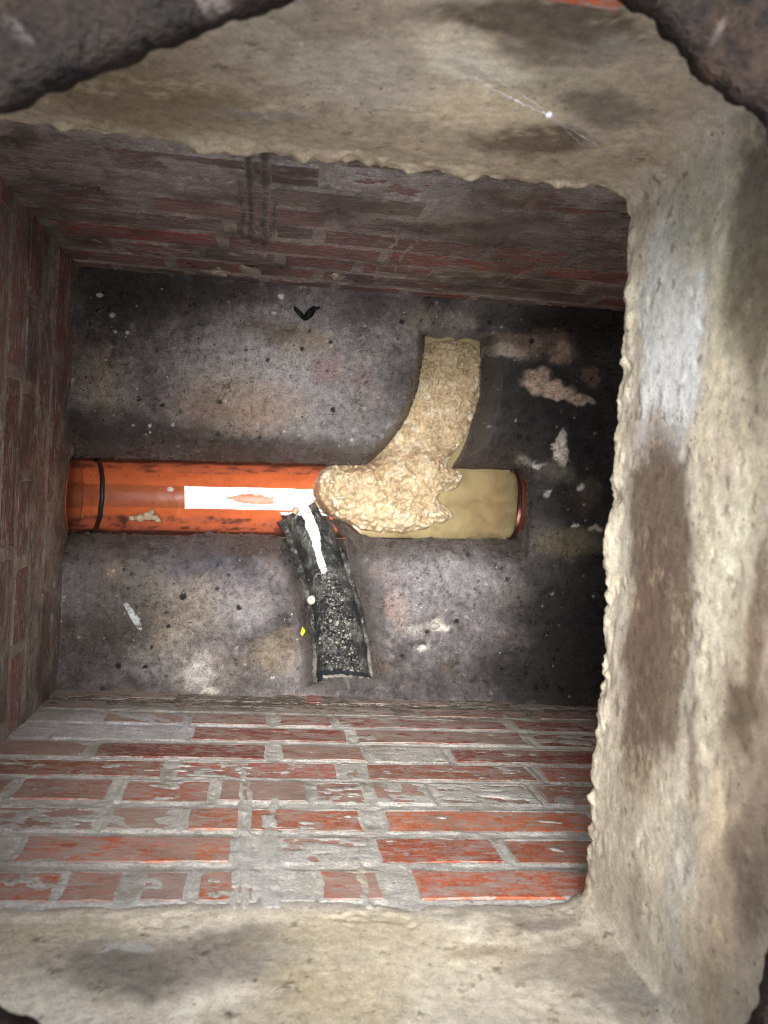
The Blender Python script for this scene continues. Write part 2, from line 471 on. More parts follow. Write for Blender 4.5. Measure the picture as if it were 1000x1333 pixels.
floor_blobs = [  # dark blobs at the right paint the overhang's shade into the cement
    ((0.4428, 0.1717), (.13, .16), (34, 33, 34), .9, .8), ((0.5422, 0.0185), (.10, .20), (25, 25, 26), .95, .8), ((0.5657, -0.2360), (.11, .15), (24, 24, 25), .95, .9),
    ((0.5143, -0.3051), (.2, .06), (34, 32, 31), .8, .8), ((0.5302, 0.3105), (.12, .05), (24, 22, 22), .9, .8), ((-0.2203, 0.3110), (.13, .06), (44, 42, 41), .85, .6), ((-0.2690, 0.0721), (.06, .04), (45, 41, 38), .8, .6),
    ((-0.0857, 0.0715), (.3, .018), (44, 36, 32), .85, .6), ((0.0081, 0.1918), (.14, .08), (150, 146, 146), .65, .8), ((0.1154, 0.0973), (.09, .06), (104, 102, 102), .6, .8),  # broad pale blob paints light onto the middle of the upper benching
    ((-0.0136, 0.1269), (.06, .035), (132, 104, 84), .65, .8), ((-0.0831, 0.1410), (.05, .05), (118, 100, 78), .6, .8), ((-0.1189, 0.1133), (.04, .03), (98, 76, 66), .6, .7),
    ((0.0908, 0.1917), (.022, .022), (124, 88, 87), .6, .8), ((0.1552, 0.1939), (.016, .016), (122, 96, 92), .5, .8), ((0.0496, 0.2458), (.05, .02), (134, 114, 88), .55, .7),
    ((-0.0078, 0.2539), (.05, .02), (84, 72, 54), .7, .6), ((-0.2731, 0.1584), (.03, .045), (128, 112, 88), .6, .8), ((0.3002, 0.2982), (.03, .02), (130, 122, 110), .6, .7),
    ((0.2413, 0.2869), (.02, .02), (128, 120, 104), .5, .7),
    ((0.4718, 0.1896), (.042, .016), (172, 146, 124), .95, .25), ((0.5251, 0.1748), (.03, .010), (168, 146, 126), .95, .25), ((0.4543, 0.2055), (.022, .02), (160, 134, 114), .9, .3),
    ((0.4032, 0.2608), (.05, .018), (120, 100, 84), .7, .6), ((0.3905, 0.2467), (.04, .01), (176, 164, 144), .7, .5), ((0.4710, 0.2661), (.04, .022), (112, 86, 70), .7, .5),
    ((0.4855, 0.2541), (.018, .02), (146, 122, 100), .8, .4), ((0.5500, 0.2191), (.02, .014), (120, 94, 72), .8, .5), ((0.4998, 0.0960), (.010, .026), (196, 188, 172), .9, .3),
    ((0.4932, 0.0690), (.007, .014), (206, 200, 186), .9, .3), ((0.4496, 0.0623), (.022, .006), (176, 172, 160), .85, .4), ((0.5276, 0.0283), (.009, .008), (196, 196, 190), .9, .3),
    ((0.4748, 0.0120), (.009, .005), (180, 178, 172), .8, .4), ((0.4849, 0.0485), (.03, .02), (104, 96, 84), .6, .6), ((0.5201, -0.0697), (.055, .030), (108, 98, 72), .8, .5),
    ((0.5698, -0.0417), (.012, .006), (176, 170, 160), .8, .4), ((0.5277, -0.0372), (.006, .004), (200, 196, 188), .9, .4), ((0.5491, 0.0189), (.02, .03), (84, 70, 54), .6, .7),
    ((0.2252, -0.1821), (.014, .032), (132, 106, 94), .6, .8), ((0.2372, -0.2078), (.012, .018), (134, 110, 98), .5, .8), ((0.1884, -0.2750), (.012, .02), (120, 92, 82), .5, .7),
    ((0.3260, -0.1319), (.09, .07), (128, 126, 130), .6, .8), ((0.3050, -0.2290), (.014, .01), (176, 170, 160), .8, .4), ((0.2867, -0.2587), (.012, .007), (168, 164, 156), .75, .4),
    ((0.2648, -0.2265), (.02, .008), (140, 136, 128), .6, .5), ((0.2443, -0.1028), (.03, .02), (104, 106, 108), .5, .6),
    ((0.0338, -0.2864), (.04, .03), (120, 104, 78), .5, .9), ((-0.1211, -0.2087), (.06, .05), (124, 110, 92), .5, .8), ((-0.0780, -0.3219), (.05, .04), (128, 120, 110), .5, .8),
    ((-0.0911, -0.3095), (.02, .02), (176, 172, 164), .65, .5), ((-0.0711, -0.3345), (.014, .006), (182, 174, 160), .75, .4), ((-0.1370, -0.2600), (.03, .025), (142, 132, 116), .5, .7),
    ((-0.1844, -0.1733), (.05, .05), (118, 112, 106), .5, .8), ((-0.2342, -0.1504), (.02, .03), (150, 128, 108), .5, .7), ((-0.1249, -0.1328), (.07, .025), (92, 92, 98), .6, .7),
    ((-0.0625, -0.1363), (.08, .03), (58, 57, 66), .75, .8), ((-0.2312, -0.2130), (.06, .09), (62, 57, 50), .6, .8), ((-0.2644, -0.2769), (.05, .05), (56, 51, 44), .75, .7),
    ((-0.0083, -0.2107), (.04, .03), (128, 126, 128), .45, .8), ((-0.2831, -0.2650), (.014, .022), (84, 74, 62), .7, .4), ((-0.1788, -0.2868), (.02, .02), (96, 90, 80), .6, .6),
]
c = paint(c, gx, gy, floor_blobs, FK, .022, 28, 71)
# small tar spots and pale lime specks: stains of their own
f1, cid = worley(gx, gy, 42, 81); c = mixc(c, lin(18, 17, 17), np.where(cid > .955, 1, 0) * (1 - sstep(.10, .20, f1 + .25 * n3)))
f1, cid = worley(gx, gy, 75, 83); c = mixc(c, lin(186, 180, 168, 1.3), np.where(cid > .965, .9, 0) * (1 - sstep(.08, .2, f1 + .3 * n3)))
cr = np.abs(fbm(gx, gy, 13, 4, 91)); c = mixc(c, lin(26, 24, 23), .6 * (1 - sstep(.004, .016, cr)) * sstep(.15, .35, fbm(gx, gy, 6, 2, 92)))
gz = gz - .0035 * (1 - sstep(.003, .02, np.abs(fbm(gx, gy, 24, 4, 95, .6)))) * sstep(.0, .3, fbm(gx, gy, 9, 2, 96)) + .0035 * sstep(.30, .45, -fbm(gx, gy, 80, 4, 97, .7))
gz = gz - .0022 * (1 - sstep(.004, .016, cr)) * sstep(.15, .35, fbm(gx, gy, 6, 2, 92))
wfx = gx + .02 * fbm(gx, gy, 25, 3, 9); wfy = gy + .02 * fbm(gx, gy, 25, 3, 10)
f1, cid = worley(wfx, wfy, 16, 35)
on = cid > .45
c = c * (1 + .22 * np.where(on, cid - .6, 0) * (1 - sstep(.30, .36, f1)))[..., None]
c = c * (1 - .45 * on * np.exp(-((f1 - .345) / .012) ** 2) * sstep(-.1, .3, n3))[..., None]
rid = np.abs(fbm(gx, gy, 24, 4, 95, .6)); c = mixc(c, lin(24, 22, 21), .55 * (1 - sstep(.003, .02, rid)) * sstep(.0, .3, fbm(gx, gy, 9, 2, 96)))
blk = fbm(gx, gy, 80, 4, 97, .7); c = mixc(c, lin(24, 23, 23), .75 * sstep(.30, .40, blk)); c = mixc(c, c * 1.7, .6 * sstep(.34, .46, -blk))
dm = np.abs(gy - pipe_y(gx)); wet = (1 - sstep(.066, .118, dm + .035 * fbm(gx, gy, 16, 4, 98, .6))) * (gx < .45)
dU = along(UPB, gx, gy); dL = along(LOB, gx, gy)
wet = np.maximum(wet, 1 - sstep(.0, .02, dU[0] - dU[2] - .004)); wet = np.maximum(wet, .8 * (1 - sstep(.01, .03, dL[0] - dL[2])))
c = mixc(c, lin(50, 41, 34, 1.6), .8 * wet)
rgh = np.clip(.46 + .35 * n1 - .2 * wet, .2, .85)
fxc = (gx[:-1, :-1] + gx[1:, 1:]) / 2; fyc = (gy[:-1, :-1] + gy[1:, 1:]) / 2; fzc = (gz[:-1, :-1] + gz[1:, 1:] + gz[1:, :-1] + gz[:-1, 1:]) / 4
hole = (fxc > PIPE_END - .004) & (fxc < PIPE_END + .012) & (np.hypot(fyc - pipe_y(fxc), fzc - PIPE_Z) < PIPE_R - .004)
floor = grid_obj('chamber_floor', np.stack([gx, gy, gz], -1), M_floor, None, c, rgh, ~hole)
tag(floor, 'uneven grey cement benching at the bottom of the chamber, stained and gritty', kind='structure')


# ------------------------------------------------------------------ brick walls
def brick_mesh(w, h, seed, tint, rough):
    r = random.Random(seed); dep = .035; ch = .004
    V = []; Fc = []
    us = [-.5, -.17, .16, .5]; vs = [-.5, 0, .5]

    def jit(a): return r.uniform(-a, a)
    ring_o = []
    idx = {}
    for j, v in enumerate(vs):
        for i, u in enumerate(us):
            x = u * (w - 2 * ch); z = v * (h - 2 * ch)
            idx[i, j] = len(V); V.append((x + jit(.0015), jit(.0006), z + jit(.0012)))
    order = [(0, 0), (1, 0), (2, 0), (3, 0), (3, 1), (3, 2), (2, 2), (1, 2), (0, 2), (0, 1)]
    for (i, j) in order:
        u = us[i]; v = vs[j]
        ring_o.append(len(V)); V.append((u * w + jit(.0018), -ch + jit(.001), v * h + jit(.0014)))
    ring_b = []
    for (i, j) in order:
        ring_b.append(len(V)); V.append((us[i] * w, -dep, vs[j] * h))
    for j in range(2):
        for i in range(3):
            Fc.append((idx[i, j], idx[i + 1, j], idx[i + 1, j + 1], idx[i, j + 1]))
    n = len(order)
    for k in range(n):
        a, b = order[k], order[(k + 1) % n]
        Fc.append((idx[a], ring_o[k], ring_o[(k + 1) % n], idx[b]))
        Fc.append((ring_o[k], ring_b[k], ring_b[(k + 1) % n], ring_o[(k + 1) % n]))
    return V, Fc


def brick_wall(name, label, axis, plane, sgn, urange, zrange, step, courses, mcol, mat_b, mat_m, seed, circle=None, mort_h=0.0, drips=()):
    """courses: (z0, z1, [(u0, u1, tint, rough, cover)])"""
    root = tag(empty(name, (0, plane, 0) if axis == 1 else (plane, 0, 0)), label, 'brick wall', 'brick walls of the chamber')
    nu = int((urange[1] - urange[0]) / step); nz = int((zrange[1] - zrange[0]) / step)
    U, Z = np.meshgrid(np.linspace(*urange, nu), np.linspace(*zrange, nz))
    jn = fbm(U, Z, 45, 4, seed)
    Hm = mort_h - .0010 + .0022 * jn + .002 * fbm(U, Z, 8, 3, seed + 1)
    sn = .5 + .5 * fbm(U * .55, Z * 1.2, 48, 4, seed + 2, .7)          # smears run along the courses
    big = .5 + .5 * fbm(U, Z, 5, 3, seed + 3)
    first = True
    for ci, (z0, z1, bricks) in enumerate(courses):
        for (u0, u1, tint, rough, cover) in bricks:
            if circle and np.hypot(max(u0, min(circle[0], u1)) - circle[0], max(z0, min(circle[1], z1)) - circle[1]) < circle[2]:
                continue
            inb = (U > u0 - .001) & (U < u1 + .001) & (Z > z0 - .001) & (Z < z1 + .001)
            if cover < .985:
                thr = .25 + .46 * cover
                hh = np.clip((thr - (.72 * sn + .28 * big)) * .02, -.004, .0006) + .0005 * jn
                edge = np.minimum(np.minimum(U - u0, u1 - U), np.minimum(Z - z0, z1 - Z))
                Hm = np.where(inb, np.maximum(hh, .0007 * (sn - .36) / .3 - edge * .4 * (1.3 - cover)), Hm)
            v, f = brick_mesh(u1 - u0, z1 - z0, seed * 1000 + int(u0 * 1e4) + ci * 77, tint, rough)
            rr = random.Random(int(u0 * 1e5) + ci)
            o = mesh_obj('brick', v, f, mat_b, root, False, np.array(tint), rough)
            set_attr(o.data, 'film', np.full(len(v), cover), 'FLOAT')
            hgt = rr.uniform(-.0008, .0010)
            uc, zc = (u0 + u1) / 2, (z0 + z1) / 2
            if axis == 1:
                o.location = (uc, sgn * hgt, zc)
                o.rotation_euler = (0, rr.uniform(-.006, .006), 0 if sgn > 0 else math.pi)
            else:
                o.location = (sgn * hgt, uc, zc)
                o.rotation_euler = (0, 0, -math.pi / 2 if sgn > 0 else math.pi / 2)
    for (du0, dw, dz0, dz1, wob) in drips:                        # runs of lime or tar over the brick faces
        dd = np.abs(U - du0 - wob * fbm(Z * 0 + du0, Z, 14, 3, seed + 8)) + .0025 * jn
        Hm = np.maximum(Hm, np.where((Z > dz0) & (Z < dz1), .0022 * (1 - sstep(dw * .5, dw, dd)) - .004 * sstep(dw * .7, dw * 1.1, dd), -1))
    keep = None
    if circle:
        uc = (U[:-1, :-1] + U[1:, 1:]) / 2; zc = (Z[:-1, :-1] + Z[1:, 1:]) / 2
        keep = np.hypot(uc - circle[0], zc - circle[1]) > circle[2] - .004
    P = np.stack([U, sgn * Hm, Z], -1) if axis == 1 else np.stack([sgn * Hm, U, Z], -1)
    colr, rg = mcol(U, Z, jn)
    grid_obj('mortar', P, mat_m, root, colr, rg, keep)
    return root


BK = 1.8
O_ = lin(162, 88, 60, BK); R_ = lin(144, 84, 68, BK); D_ = lin(112, 52, 44, BK); P_ = lin(148, 106, 96, BK); G_ = lin(78, 60, 48, BK)


def jitter(t, rr, a=.15):
    k = 1 + rr.uniform(-a, a)
    return tuple(np.clip(t * k * np.array([1, 1 + rr.uniform(-.1, .1), 1 + rr.uniform(-.12, .12)]), 0, 1))


rr = random.Random(5)
BOT = [
    ((0.0854, 0.0646)[1], (0.0881, 0.0068)[1], 0, None), ]
rows = [  # z span, then bricks: u0, u1, tint, cover  (from the benching upwards)
    (((0.0894, -0.0210)[1], (0.0857, 0.0595)[1]), [(-.33, -.12, G_, .6), (-.11, .07, G_, .6), (.08, .115, D_, .1), (.125, .33, G_, .4), (.34, .60, G_, .4)]),
    (((0.0847, 0.0795)[1], (0.0823, 0.1318)[1]), [(-.33, -.22, G_, .7), (-.21, .0, G_, .6), (.01, .22, G_, .5), (.23, .44, D_, .4), (.45, .60, D_, .3)]),
    (((0.0816, 0.1454)[1], (0.0790, 0.2013)[1]), [((-0.4032, 0.2146)[0], (-0.2234, 0.2003)[0], R_, .9), ((-0.2131, 0.1995)[0], (-0.0971, 0.1902)[0], R_, .82), ((-0.0885, 0.1895)[0], (0.0237, 0.1806)[0], D_, .5),
        ((0.0371, 0.1796)[0], (0.1169, 0.1732)[0], D_, .35), ((0.1262, 0.1725)[0], (0.3856, 0.1518)[0], D_, .3), ((0.3982, 0.1508)[0], .60, D_, .3)]),
    (((0.0784, 0.2136)[1], (0.0754, 0.2788)[1]), [((-0.4000, 0.2813)[0], (-0.2688, 0.2724)[0], R_, .95), ((-0.2592, 0.2717)[0], (-0.0908, 0.2603)[0], R_, .82), ((-0.0827, 0.2598)[0], (0.1333, 0.2451)[0], D_, .2),
        ((0.1443, 0.2444)[0], (0.3939, 0.2275)[0], D_, .45), ((0.4059, 0.2267)[0], .60, D_, .3)]),
    (((0.0745, 0.2967)[1], (0.0715, 0.3603)[1]), [((-0.4012, 0.3537)[0], (-0.2041, 0.3429)[0], R_, .95), ((-0.1949, 0.3424)[0], (0.0201, 0.3306)[0], D_, .02), ((0.0380, 0.3296)[0], (0.1496, 0.3235)[0], R_, .5),
        ((0.1589, 0.3230)[0], (0.2558, 0.3177)[0], R_, .7), ((0.2654, 0.3172)[0], (0.5047, 0.3040)[0], D_, .15), ((0.5163, 0.3034)[0], .60, D_, .2)]),
    (((0.0711, 0.3697)[1], (0.0682, 0.4315)[1]), [((-0.3113, 0.4164)[0], (-0.1020, 0.4074)[0], R_, .2), ((-0.0886, 0.4068)[0], (0.1077, 0.3984)[0], R_, .25), ((0.1154, 0.3980)[0], (0.1346, 0.3972)[0], R_, .5),
        ((0.1423, 0.3969)[0], (0.3565, 0.3876)[0], R_, .15), ((0.3668, 0.3872)[0], (0.6038, 0.3770)[0], R_, .15)]),
    (((0.0677, 0.4425)[1], (0.0645, 0.5112)[1]), [((-0.3510, 0.4895)[0], (-0.2596, 0.4867)[0], R_, .6), ((-0.2525, 0.4865)[0], (-0.1523, 0.4834)[0], R_, .35), ((-0.1400, 0.4830)[0], (-0.0417, 0.4800)[0], R_, .3),
        ((-0.0341, 0.4798)[0], (0.0661, 0.4767)[0], R_, .8), ((0.0749, 0.4765)[0], (0.1326, 0.4747)[0], R_, .45), ((0.1416, 0.4744)[0], (0.2098, 0.4723)[0], R_, .65),
        ((0.2172, 0.4721)[0], (0.3316, 0.4686)[0], R_, .45), ((0.3412, 0.4683)[0], (0.4583, 0.4647)[0], R_, .3)]),
    (((0.0636, 0.5298)[1], (0.0607, 0.5918)[1]), [((-0.3081, 0.5670)[0], (-0.1476, 0.5643)[0], R_, .5), ((-0.1415, 0.5642)[0], (-0.0677, 0.5630)[0], R_, .9), ((-0.0616, 0.5629)[0], (-0.0063, 0.5619)[0], O_, .25),
        ((0.0000, 0.5618)[0], (0.1206, 0.5598)[0], O_, .15), ((0.1436, 0.5594)[0], (0.3794, 0.5554)[0], O_, .06), ((0.3883, 0.5553)[0], (0.5110, 0.5532)[0], O_, .06)]),
    (((0.0599, 0.6076)[1], (0.0571, 0.6687)[1]), [((-0.4040, 0.6411)[0], (-0.2143, 0.6403)[0], O_, .7), ((-0.2062, 0.6403)[0], (-0.0128, 0.6395)[0], O_, .35), ((0.0306, 0.6393)[0], (0.1194, 0.6390)[0], O_, .5),
        ((0.1254, 0.6389)[0], (0.2481, 0.6384)[0], O_, .12), ((0.2567, 0.6384)[0], (0.5003, 0.6374)[0], O_, .06)]),
    (((0.0563, 0.6851)[1], (0.0535, 0.7445)[1]), [((-0.2975, 0.7143)[0], (-0.1541, 0.7156)[0], O_, .45), ((-0.1517, 0.7156)[0], (-0.1026, 0.7160)[0], O_, .4), ((-0.0874, 0.7162)[0], (-0.0463, 0.7165)[0], P_, .62),
        ((-0.0412, 0.7166)[0], (0.0104, 0.7170)[0], O_, .42), ((0.0229, 0.7171)[0], (0.0581, 0.7175)[0], P_, .6), ((0.0648, 0.7175)[0], (0.1223, 0.7180)[0], O_, .65), ((0.1497, 0.7183)[0], (0.3341, 0.7199)[0], O_, .12)]),
]
courses = []
for (zs, bl) in rows:
    courses.append((min(zs), max(zs), [(a, b, jitter(t, rr, .2), rr.uniform(.45, .65), cv * .8 + .2) for a, b, t, cv in bl]))


def mcol_bottom(U, Z, jn):
    col = np.zeros(U.shape + (3,)) + lin(168, 167, 161, BK)
    n = fbm(U, Z, 14, 4, 301)
    col = mixc(col, lin(136, 131, 120, BK), sstep(.05, .5, n)); col = mixc(col, lin(192, 190, 184, BK), .7 * sstep(.1, .5, fbm(U, Z, 22, 4, 302)))
    col = mixc(col, lin(66, 54, 42, BK), .92 * (1 - sstep(.08, .22, Z + .08 * n)))         # tide mark of dirt above the benching
    bl = [((-0.1891, 0.2176), (.14, .07), (176, 180, 192), .7, .7), ((-0.2671, 0.2794), (.10, .06), (168, 166, 168), .6, .7), ((-0.0362, 0.0715), (.2, .03), (74, 62, 44), .7, .6),
          ((-0.0001, 0.6268), (.012, .10), (172, 172, 166), .6, .6), ((0.0182, 0.6267), (.010, .10), (176, 176, 170), .6, .6), ((-0.1165, 0.5157), (.05, .02), (176, 178, 172), .5, .7),
          ((0.0890, 0.7102), (.03, .03), (186, 170, 130), .6, .6), ((0.1395, 0.6950), (.03, .03), (168, 166, 158), .5, .6), ((-0.1748, 0.6701), (.05, .012), (140, 136, 124), .6, .6)]
    return paint(col, U, Z, bl, BK, .02, 25, 305), np.clip(.62 + .3 * n, .35, .9)


brick_wall('brick_wall', 'bright red brick wall smeared with grey cement, below the benching at the bottom of the picture', 1, YB_, 1,
           (-.335, .63), (-.12, .775), .0028, courses, mcol_bottom, M_brick_b, M_mortar_b, 3,
           drips=[((-0.0067, 0.6269)[0], .003, .4, .76, .004), ((0.0013, 0.6268)[0], .0035, .45, .76, .005), ((0.0197, 0.6447)[0], .006, .55, .76, .006), ((0.0269, 0.6447)[0], .004, .5, .76, .004), ((0.1061, 0.6787)[0], .004, .66, .76, .008)])


def auto_courses(z0, z1, pitch, u0, u1, tints, cover_fn, seed, rough=(.35, .6)):
    r = random.Random(seed); out = []; z = z0; k = 0
    while z < z1:
        head = r.random() < .33
        u = u0 - r.uniform(0, .2); bl = []
        while u < u1:
            w = .104 if (head or r.random() < .18) else .213
            a, b = max(u, u0), min(u + w, u1)
            if b - a > .025:
                t = jitter(r.choice(tints), r, .25)
                bl.append((a, b, t, r.uniform(*rough), float(np.clip(cover_fn((a + b) / 2, z + pitch / 2) + r.uniform(-.2, .2), 0, .97))))
            u += w + .011
        out.append((z, z + pitch - .011, bl)); z += pitch; k += 1
    return out


TK = 2.3
tt = [lin(98, 46, 40, TK), lin(100, 52, 48, TK), lin(92, 48, 52, TK), lin(84, 68, 61, TK), lin(104, 52, 43, TK), lin(80, 68, 60, TK)]


def cov_top(u, z):
    return .30 + .42 * float(sstep(.25, .5, np.array(z))) + .15 * float(sstep(.1, -.2, np.array(u))) - .1 * float(sstep(.1, .3, np.array(u)))


def mcol_top(U, Z, jn):
    n = fbm(U, Z, 12, 4, 311)
    col = np.zeros(U.shape + (3,)) + lin(128, 121, 114, TK)
    col = mixc(col, lin(76, 66, 57, TK), sstep(.0, .45, n)); col = mixc(col, lin(126, 118, 114, TK), .6 * sstep(.1, .5, fbm(U, Z, 20, 4, 312)))
    bl = [((-0.1312, 0.5379), (.14, .05), (82, 70, 54), .85, .6), ((0.0497, 0.5472), (.19, .09), (140, 138, 136), .85, .7), ((0.2706, 0.5291), (.05, .04), (88, 58, 40), .8, .7),
          ((-0.2803, 0.3551), (.12, .2), (60, 50, 40), .7, .7), ((0.0839, 0.3477), (.15, .03), (126, 104, 106), .6, .7), ((0.3621, 0.3341), (.15, .15), (62, 52, 42), .7, .7),
          ((0.2243, 0.5404), (.06, .05), (96, 90, 76), .6, .7)]
    col = paint(col, U, Z, bl, TK, .03, 20, 315)
    for (px, w_, z_a, z_b) in [((-0.0342, 0.4600)[0], .005, .25, .62), ((-0.0179, 0.4651)[0], .006, .2, .62), ((-0.0443, 0.4010)[0], .003, .3, .5), ((-0.0058, 0.3832)[0], .003, .28, .45)]:   # tar drips
        du = np.abs(U - px - w_ * fbm(Z * 0 + px, Z, 14, 3, 12))
        col = mixc(col, lin(30, 26, 24), .8 * (1 - sstep(w_ * .4, w_, du + .002 * jn)) * sstep(z_a, z_a + .05, Z) * (Z < z_b))
    return col, np.clip(.5 + .3 * n, .3, .85)


brick_wall('brick_wall', 'sooty dark red brick wall under the upper overhang, streaked with tar drips', 1, YT_, -1,
           (-.335, .63), (-.12, .775), .0032, auto_courses(-.082, .75, .0725, -.335, .63, tt, cov_top, 12), mcol_top, M_brick_d, M_mortar_d, 4,
           drips=[((-0.0342, 0.4600)[0], .005, .22, .65, .005), ((-0.0179, 0.4651)[0], .006, .18, .65, .006), ((-0.0443, 0.4010)[0], .003, .28, .5, .003), ((-0.0058, 0.3832)[0], .003, .26, .45, .003), ((0.1497, 0.3700)[0], .003, .1, .4, .012), ((0.1754, 0.4423)[0], .003, .15, .5, .012)])

lt = [lin(92, 42, 35, TK), lin(80, 42, 36, TK), lin(88, 52, 45, TK)]


def mcol_left(U, Z, jn):
    n = fbm(U, Z, 12, 4, 321)
    col = np.zeros(U.shape + (3,)) + lin(112, 104, 92, TK)
    col = mixc(col, lin(84, 74, 62, TK), sstep(-.1, .4, n))
    col = mixc(col, lin(52, 45, 40, TK), .8 * (1 - sstep(.02, .12, Z + .05 * n)))
    bl = [((0.2779, 0.2870), (.09, .10), (70, 58, 46), .7, .7), ((-0.2548, 0.1908), (.12, .2), (112, 104, 92), .5, .7)]
    return paint(col, U, Z, bl, TK, .02, 25, 325), np.clip(.5 + .3 * n, .3, .85)


brick_wall('brick_wall', 'narrow strip of dark brick wall at the left where the orange pipe enters', 0, XL_, 1,
           (-.36, .34), (-.12, .775), .0032, auto_courses(.004, .75, .0745, -.355, .335, lt, lambda u, z: .32 + .25 * (u < -.1), 23), mcol_left, M_brick_d, M_mortar_d, 5,
           circle=(pipe_y(XL_), PIPE_Z + .004, PIPE_R + .012))
brick_wall('brick_wall', 'black shaded brick wall in the dark gap beneath the right overhang', 0, XR_, -1,
           (-.36, .34), (-.12, .775), .006, auto_courses(.004, .75, .0745, -.355, .335, lt, lambda u, z: .4, 29), mcol_left, M_brick_d, M_mortar_d, 6)

# ------------------------------------------------------------------ rendered collar above the bricks
CK = 1.2
collar = tag(empty('rendered_collar', (0, 0, LIP)), 'pale stained cement render collar with a ragged lower lip, framing the chamber', 'cement collar')
CX0, CX1, CY0, CY1 = -.285, .295, -.348, .267


def rounded_path(step=.0026):
    """perimeter of the collar opening: inner points, inward normals, side index"""
    pts = []
    cr = {'TL': .03, 'TR': .022, 'BR': .02, 'BL': .03}

    def line(a, b, nrm, side):
        n = max(2, int(np.hypot(b[0] - a[0], b[1] - a[1]) / step))
        for k in range(n):
            t = k / n; pts.append((a[0] + (b[0] - a[0]) * t, a[1] + (b[1] - a[1]) * t, nrm[0], nrm[1], side))

    def arc(cx, cy, r, a0, a1, s0, s1):
        n = max(4, int(r * abs(a1 - a0) / step))
        for k in range(n):
            a = a0 + (a1 - a0) * k / n
            pts.append((cx + r * math.cos(a), cy + r * math.sin(a), -math.cos(a), -math.sin(a), s0 if k < n / 2 else s1))
    q = math.pi / 2
    line((CX0 + cr['TL'], CY1), (CX1 - cr['TR'], CY1), (0, -1), 0)
    arc(CX1 - cr['TR'], CY1 - cr['TR'], cr['TR'], q, 0, 0, 1)
    line((CX1, CY1 - cr['TR']), (CX1, CY0 + cr['BR']), (-1, 0), 1)
    arc(CX1 - cr['BR'], CY0 + cr['BR'], cr['BR'], 0, -q, 1, 2)
    line((CX1 - cr['BR'], CY0), (CX0 + cr['BL'], CY0), (0, 1), 2)
    arc(CX0 + cr['BL'], CY0 + cr['BL'], cr['BL'], -q, -2 * q, 2, 3)
    line((CX0, CY0 + cr['BL']), (CX0, CY1 - cr['TL']), (1, 0), 3)
    arc(CX0 + cr['TL'], CY1 - cr['TL'], cr['TL'], 2 * q, q, 3, 0)
    a = np.array(pts)
    k = np.where(a[:, 4] == 3)[0][-1] + 1                      # start where the upper side starts
    return np.roll(a, -k, 0)


pp = rounded_path()
S = np.concatenate([[0], np.cumsum(np.hypot(*np.diff(pp[:, :2], axis=0).T))])
under = [(.05, .014), (.03, .010), (.018, .004), (.009, .0), (.003, -.0005)]
ups = np.concatenate([np.arange(0.002, .05, .0022), np.arange(.05, .335, .0026)])
rows_o = np.array([u[0] for u in under] + [0] * len(ups)); rows_z = np.array([u[1] for u in under] + list(ups))
SS, TT = np.meshgrid(S, rows_z); OO = np.repeat(rows_o[:, None], len(S), 1)
side = pp[:, 4]
isb = sstep(0, 1, (np.abs(side - 2) < .5).astype(float))
# ragged lip: drips and crumbs of mortar hanging at the edge
jag = .006 * fbm(S, S * 0 + .37, 9, 3, 401) - .010 * np.abs(fbm(S, S * 0 + .81, 24, 4, 402, .6)) + .003 * fbm(S, S * 0 + .2, 110, 2, 403) * (1 + 2 * perlin(S * 12, S * 0 + .3, 410)) + .003
jag = np.where(side == 2, .034 * fbm(S, S * 0 + .37, 11, 6, 408, .62) - .010, jag)
up_lo = np.where(side == 0, .014 * (1 - sstep(-.25, .0, pp[:, 0])) - .004, 0)     # upper lip climbs to the left
ZZ = LIP + jag[None, :] * np.exp(-np.maximum(TT, 0) / .05) + up_lo[None, :] * np.exp(-np.maximum(TT, 0) / .1) + TT
f1, cid = worley(SS + .006 * fbm(SS, TT, 40, 2, 407), TT * .8, 60, 405)
f2, cid2 = worley(SS, TT, 190, 406)
lump = (1 - sstep(0, .6, f1)) * sstep(.45, .95, cid) * (.5 + .9 * sstep(-.2, .3, perlin(SS * 9, TT * 0 + .5, 409)))
bul = 1 - sstep(.006, .030, np.maximum(TT, 0) + .010 * fbm(SS, TT, 20, 3, 418))
disp = .005 * fbm(SS, TT, 5, 2, 411) + .0004 * fbm(SS, TT, 40, 4, 412, .65) + .0005 * fbm(SS, TT, 130, 2, 413, .7) - .0010 * sstep(.28, .34, fbm(SS, TT, 22, 4, 417, .6))
bil = np.abs(fbm(SS, TT * .6, 11, 4, 415, .42)); chip = fbm(SS, TT * .45, 60, 3, 416, .7)
disp += bul * (.0026 * fbm(SS, TT, 150, 3, 419, .8) + .004 * lump + .017 * bil + .0042 * chip * (.2 + 1.8 * sstep(-.3, .4, perlin(SS * 14, TT * 0 + .7, 420))) - .001) * np.where(side == 2, 0, 1)[None, :]
disp += np.where(side == 2, 1, 0)[None, :] * (-.0065 * np.exp(-np.maximum(TT, 0) / .010))
disp += np.where(side == 2, .003, 0)[None, :]
disp -= .0016 * (1 - sstep(.05, .22, f2)) * (cid2 > .93)
PX = pp[None, :, 0] + pp[None, :, 2] * (disp - OO); PY = pp[None, :, 1] + pp[None, :, 3] * (disp - OO)
P = np.stack([PX, PY, ZZ], -1)
n1 = fbm(SS, TT, 8, 4, 421); n2 = fbm(SS, TT, 25, 5, 422)
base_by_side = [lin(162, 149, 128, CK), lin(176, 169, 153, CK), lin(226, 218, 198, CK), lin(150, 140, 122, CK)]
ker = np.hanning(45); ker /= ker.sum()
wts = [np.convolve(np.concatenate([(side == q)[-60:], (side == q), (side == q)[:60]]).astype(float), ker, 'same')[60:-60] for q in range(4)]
BASE = sum(w_[:, None] * b_[None] for w_, b_ in zip(wts, base_by_side))
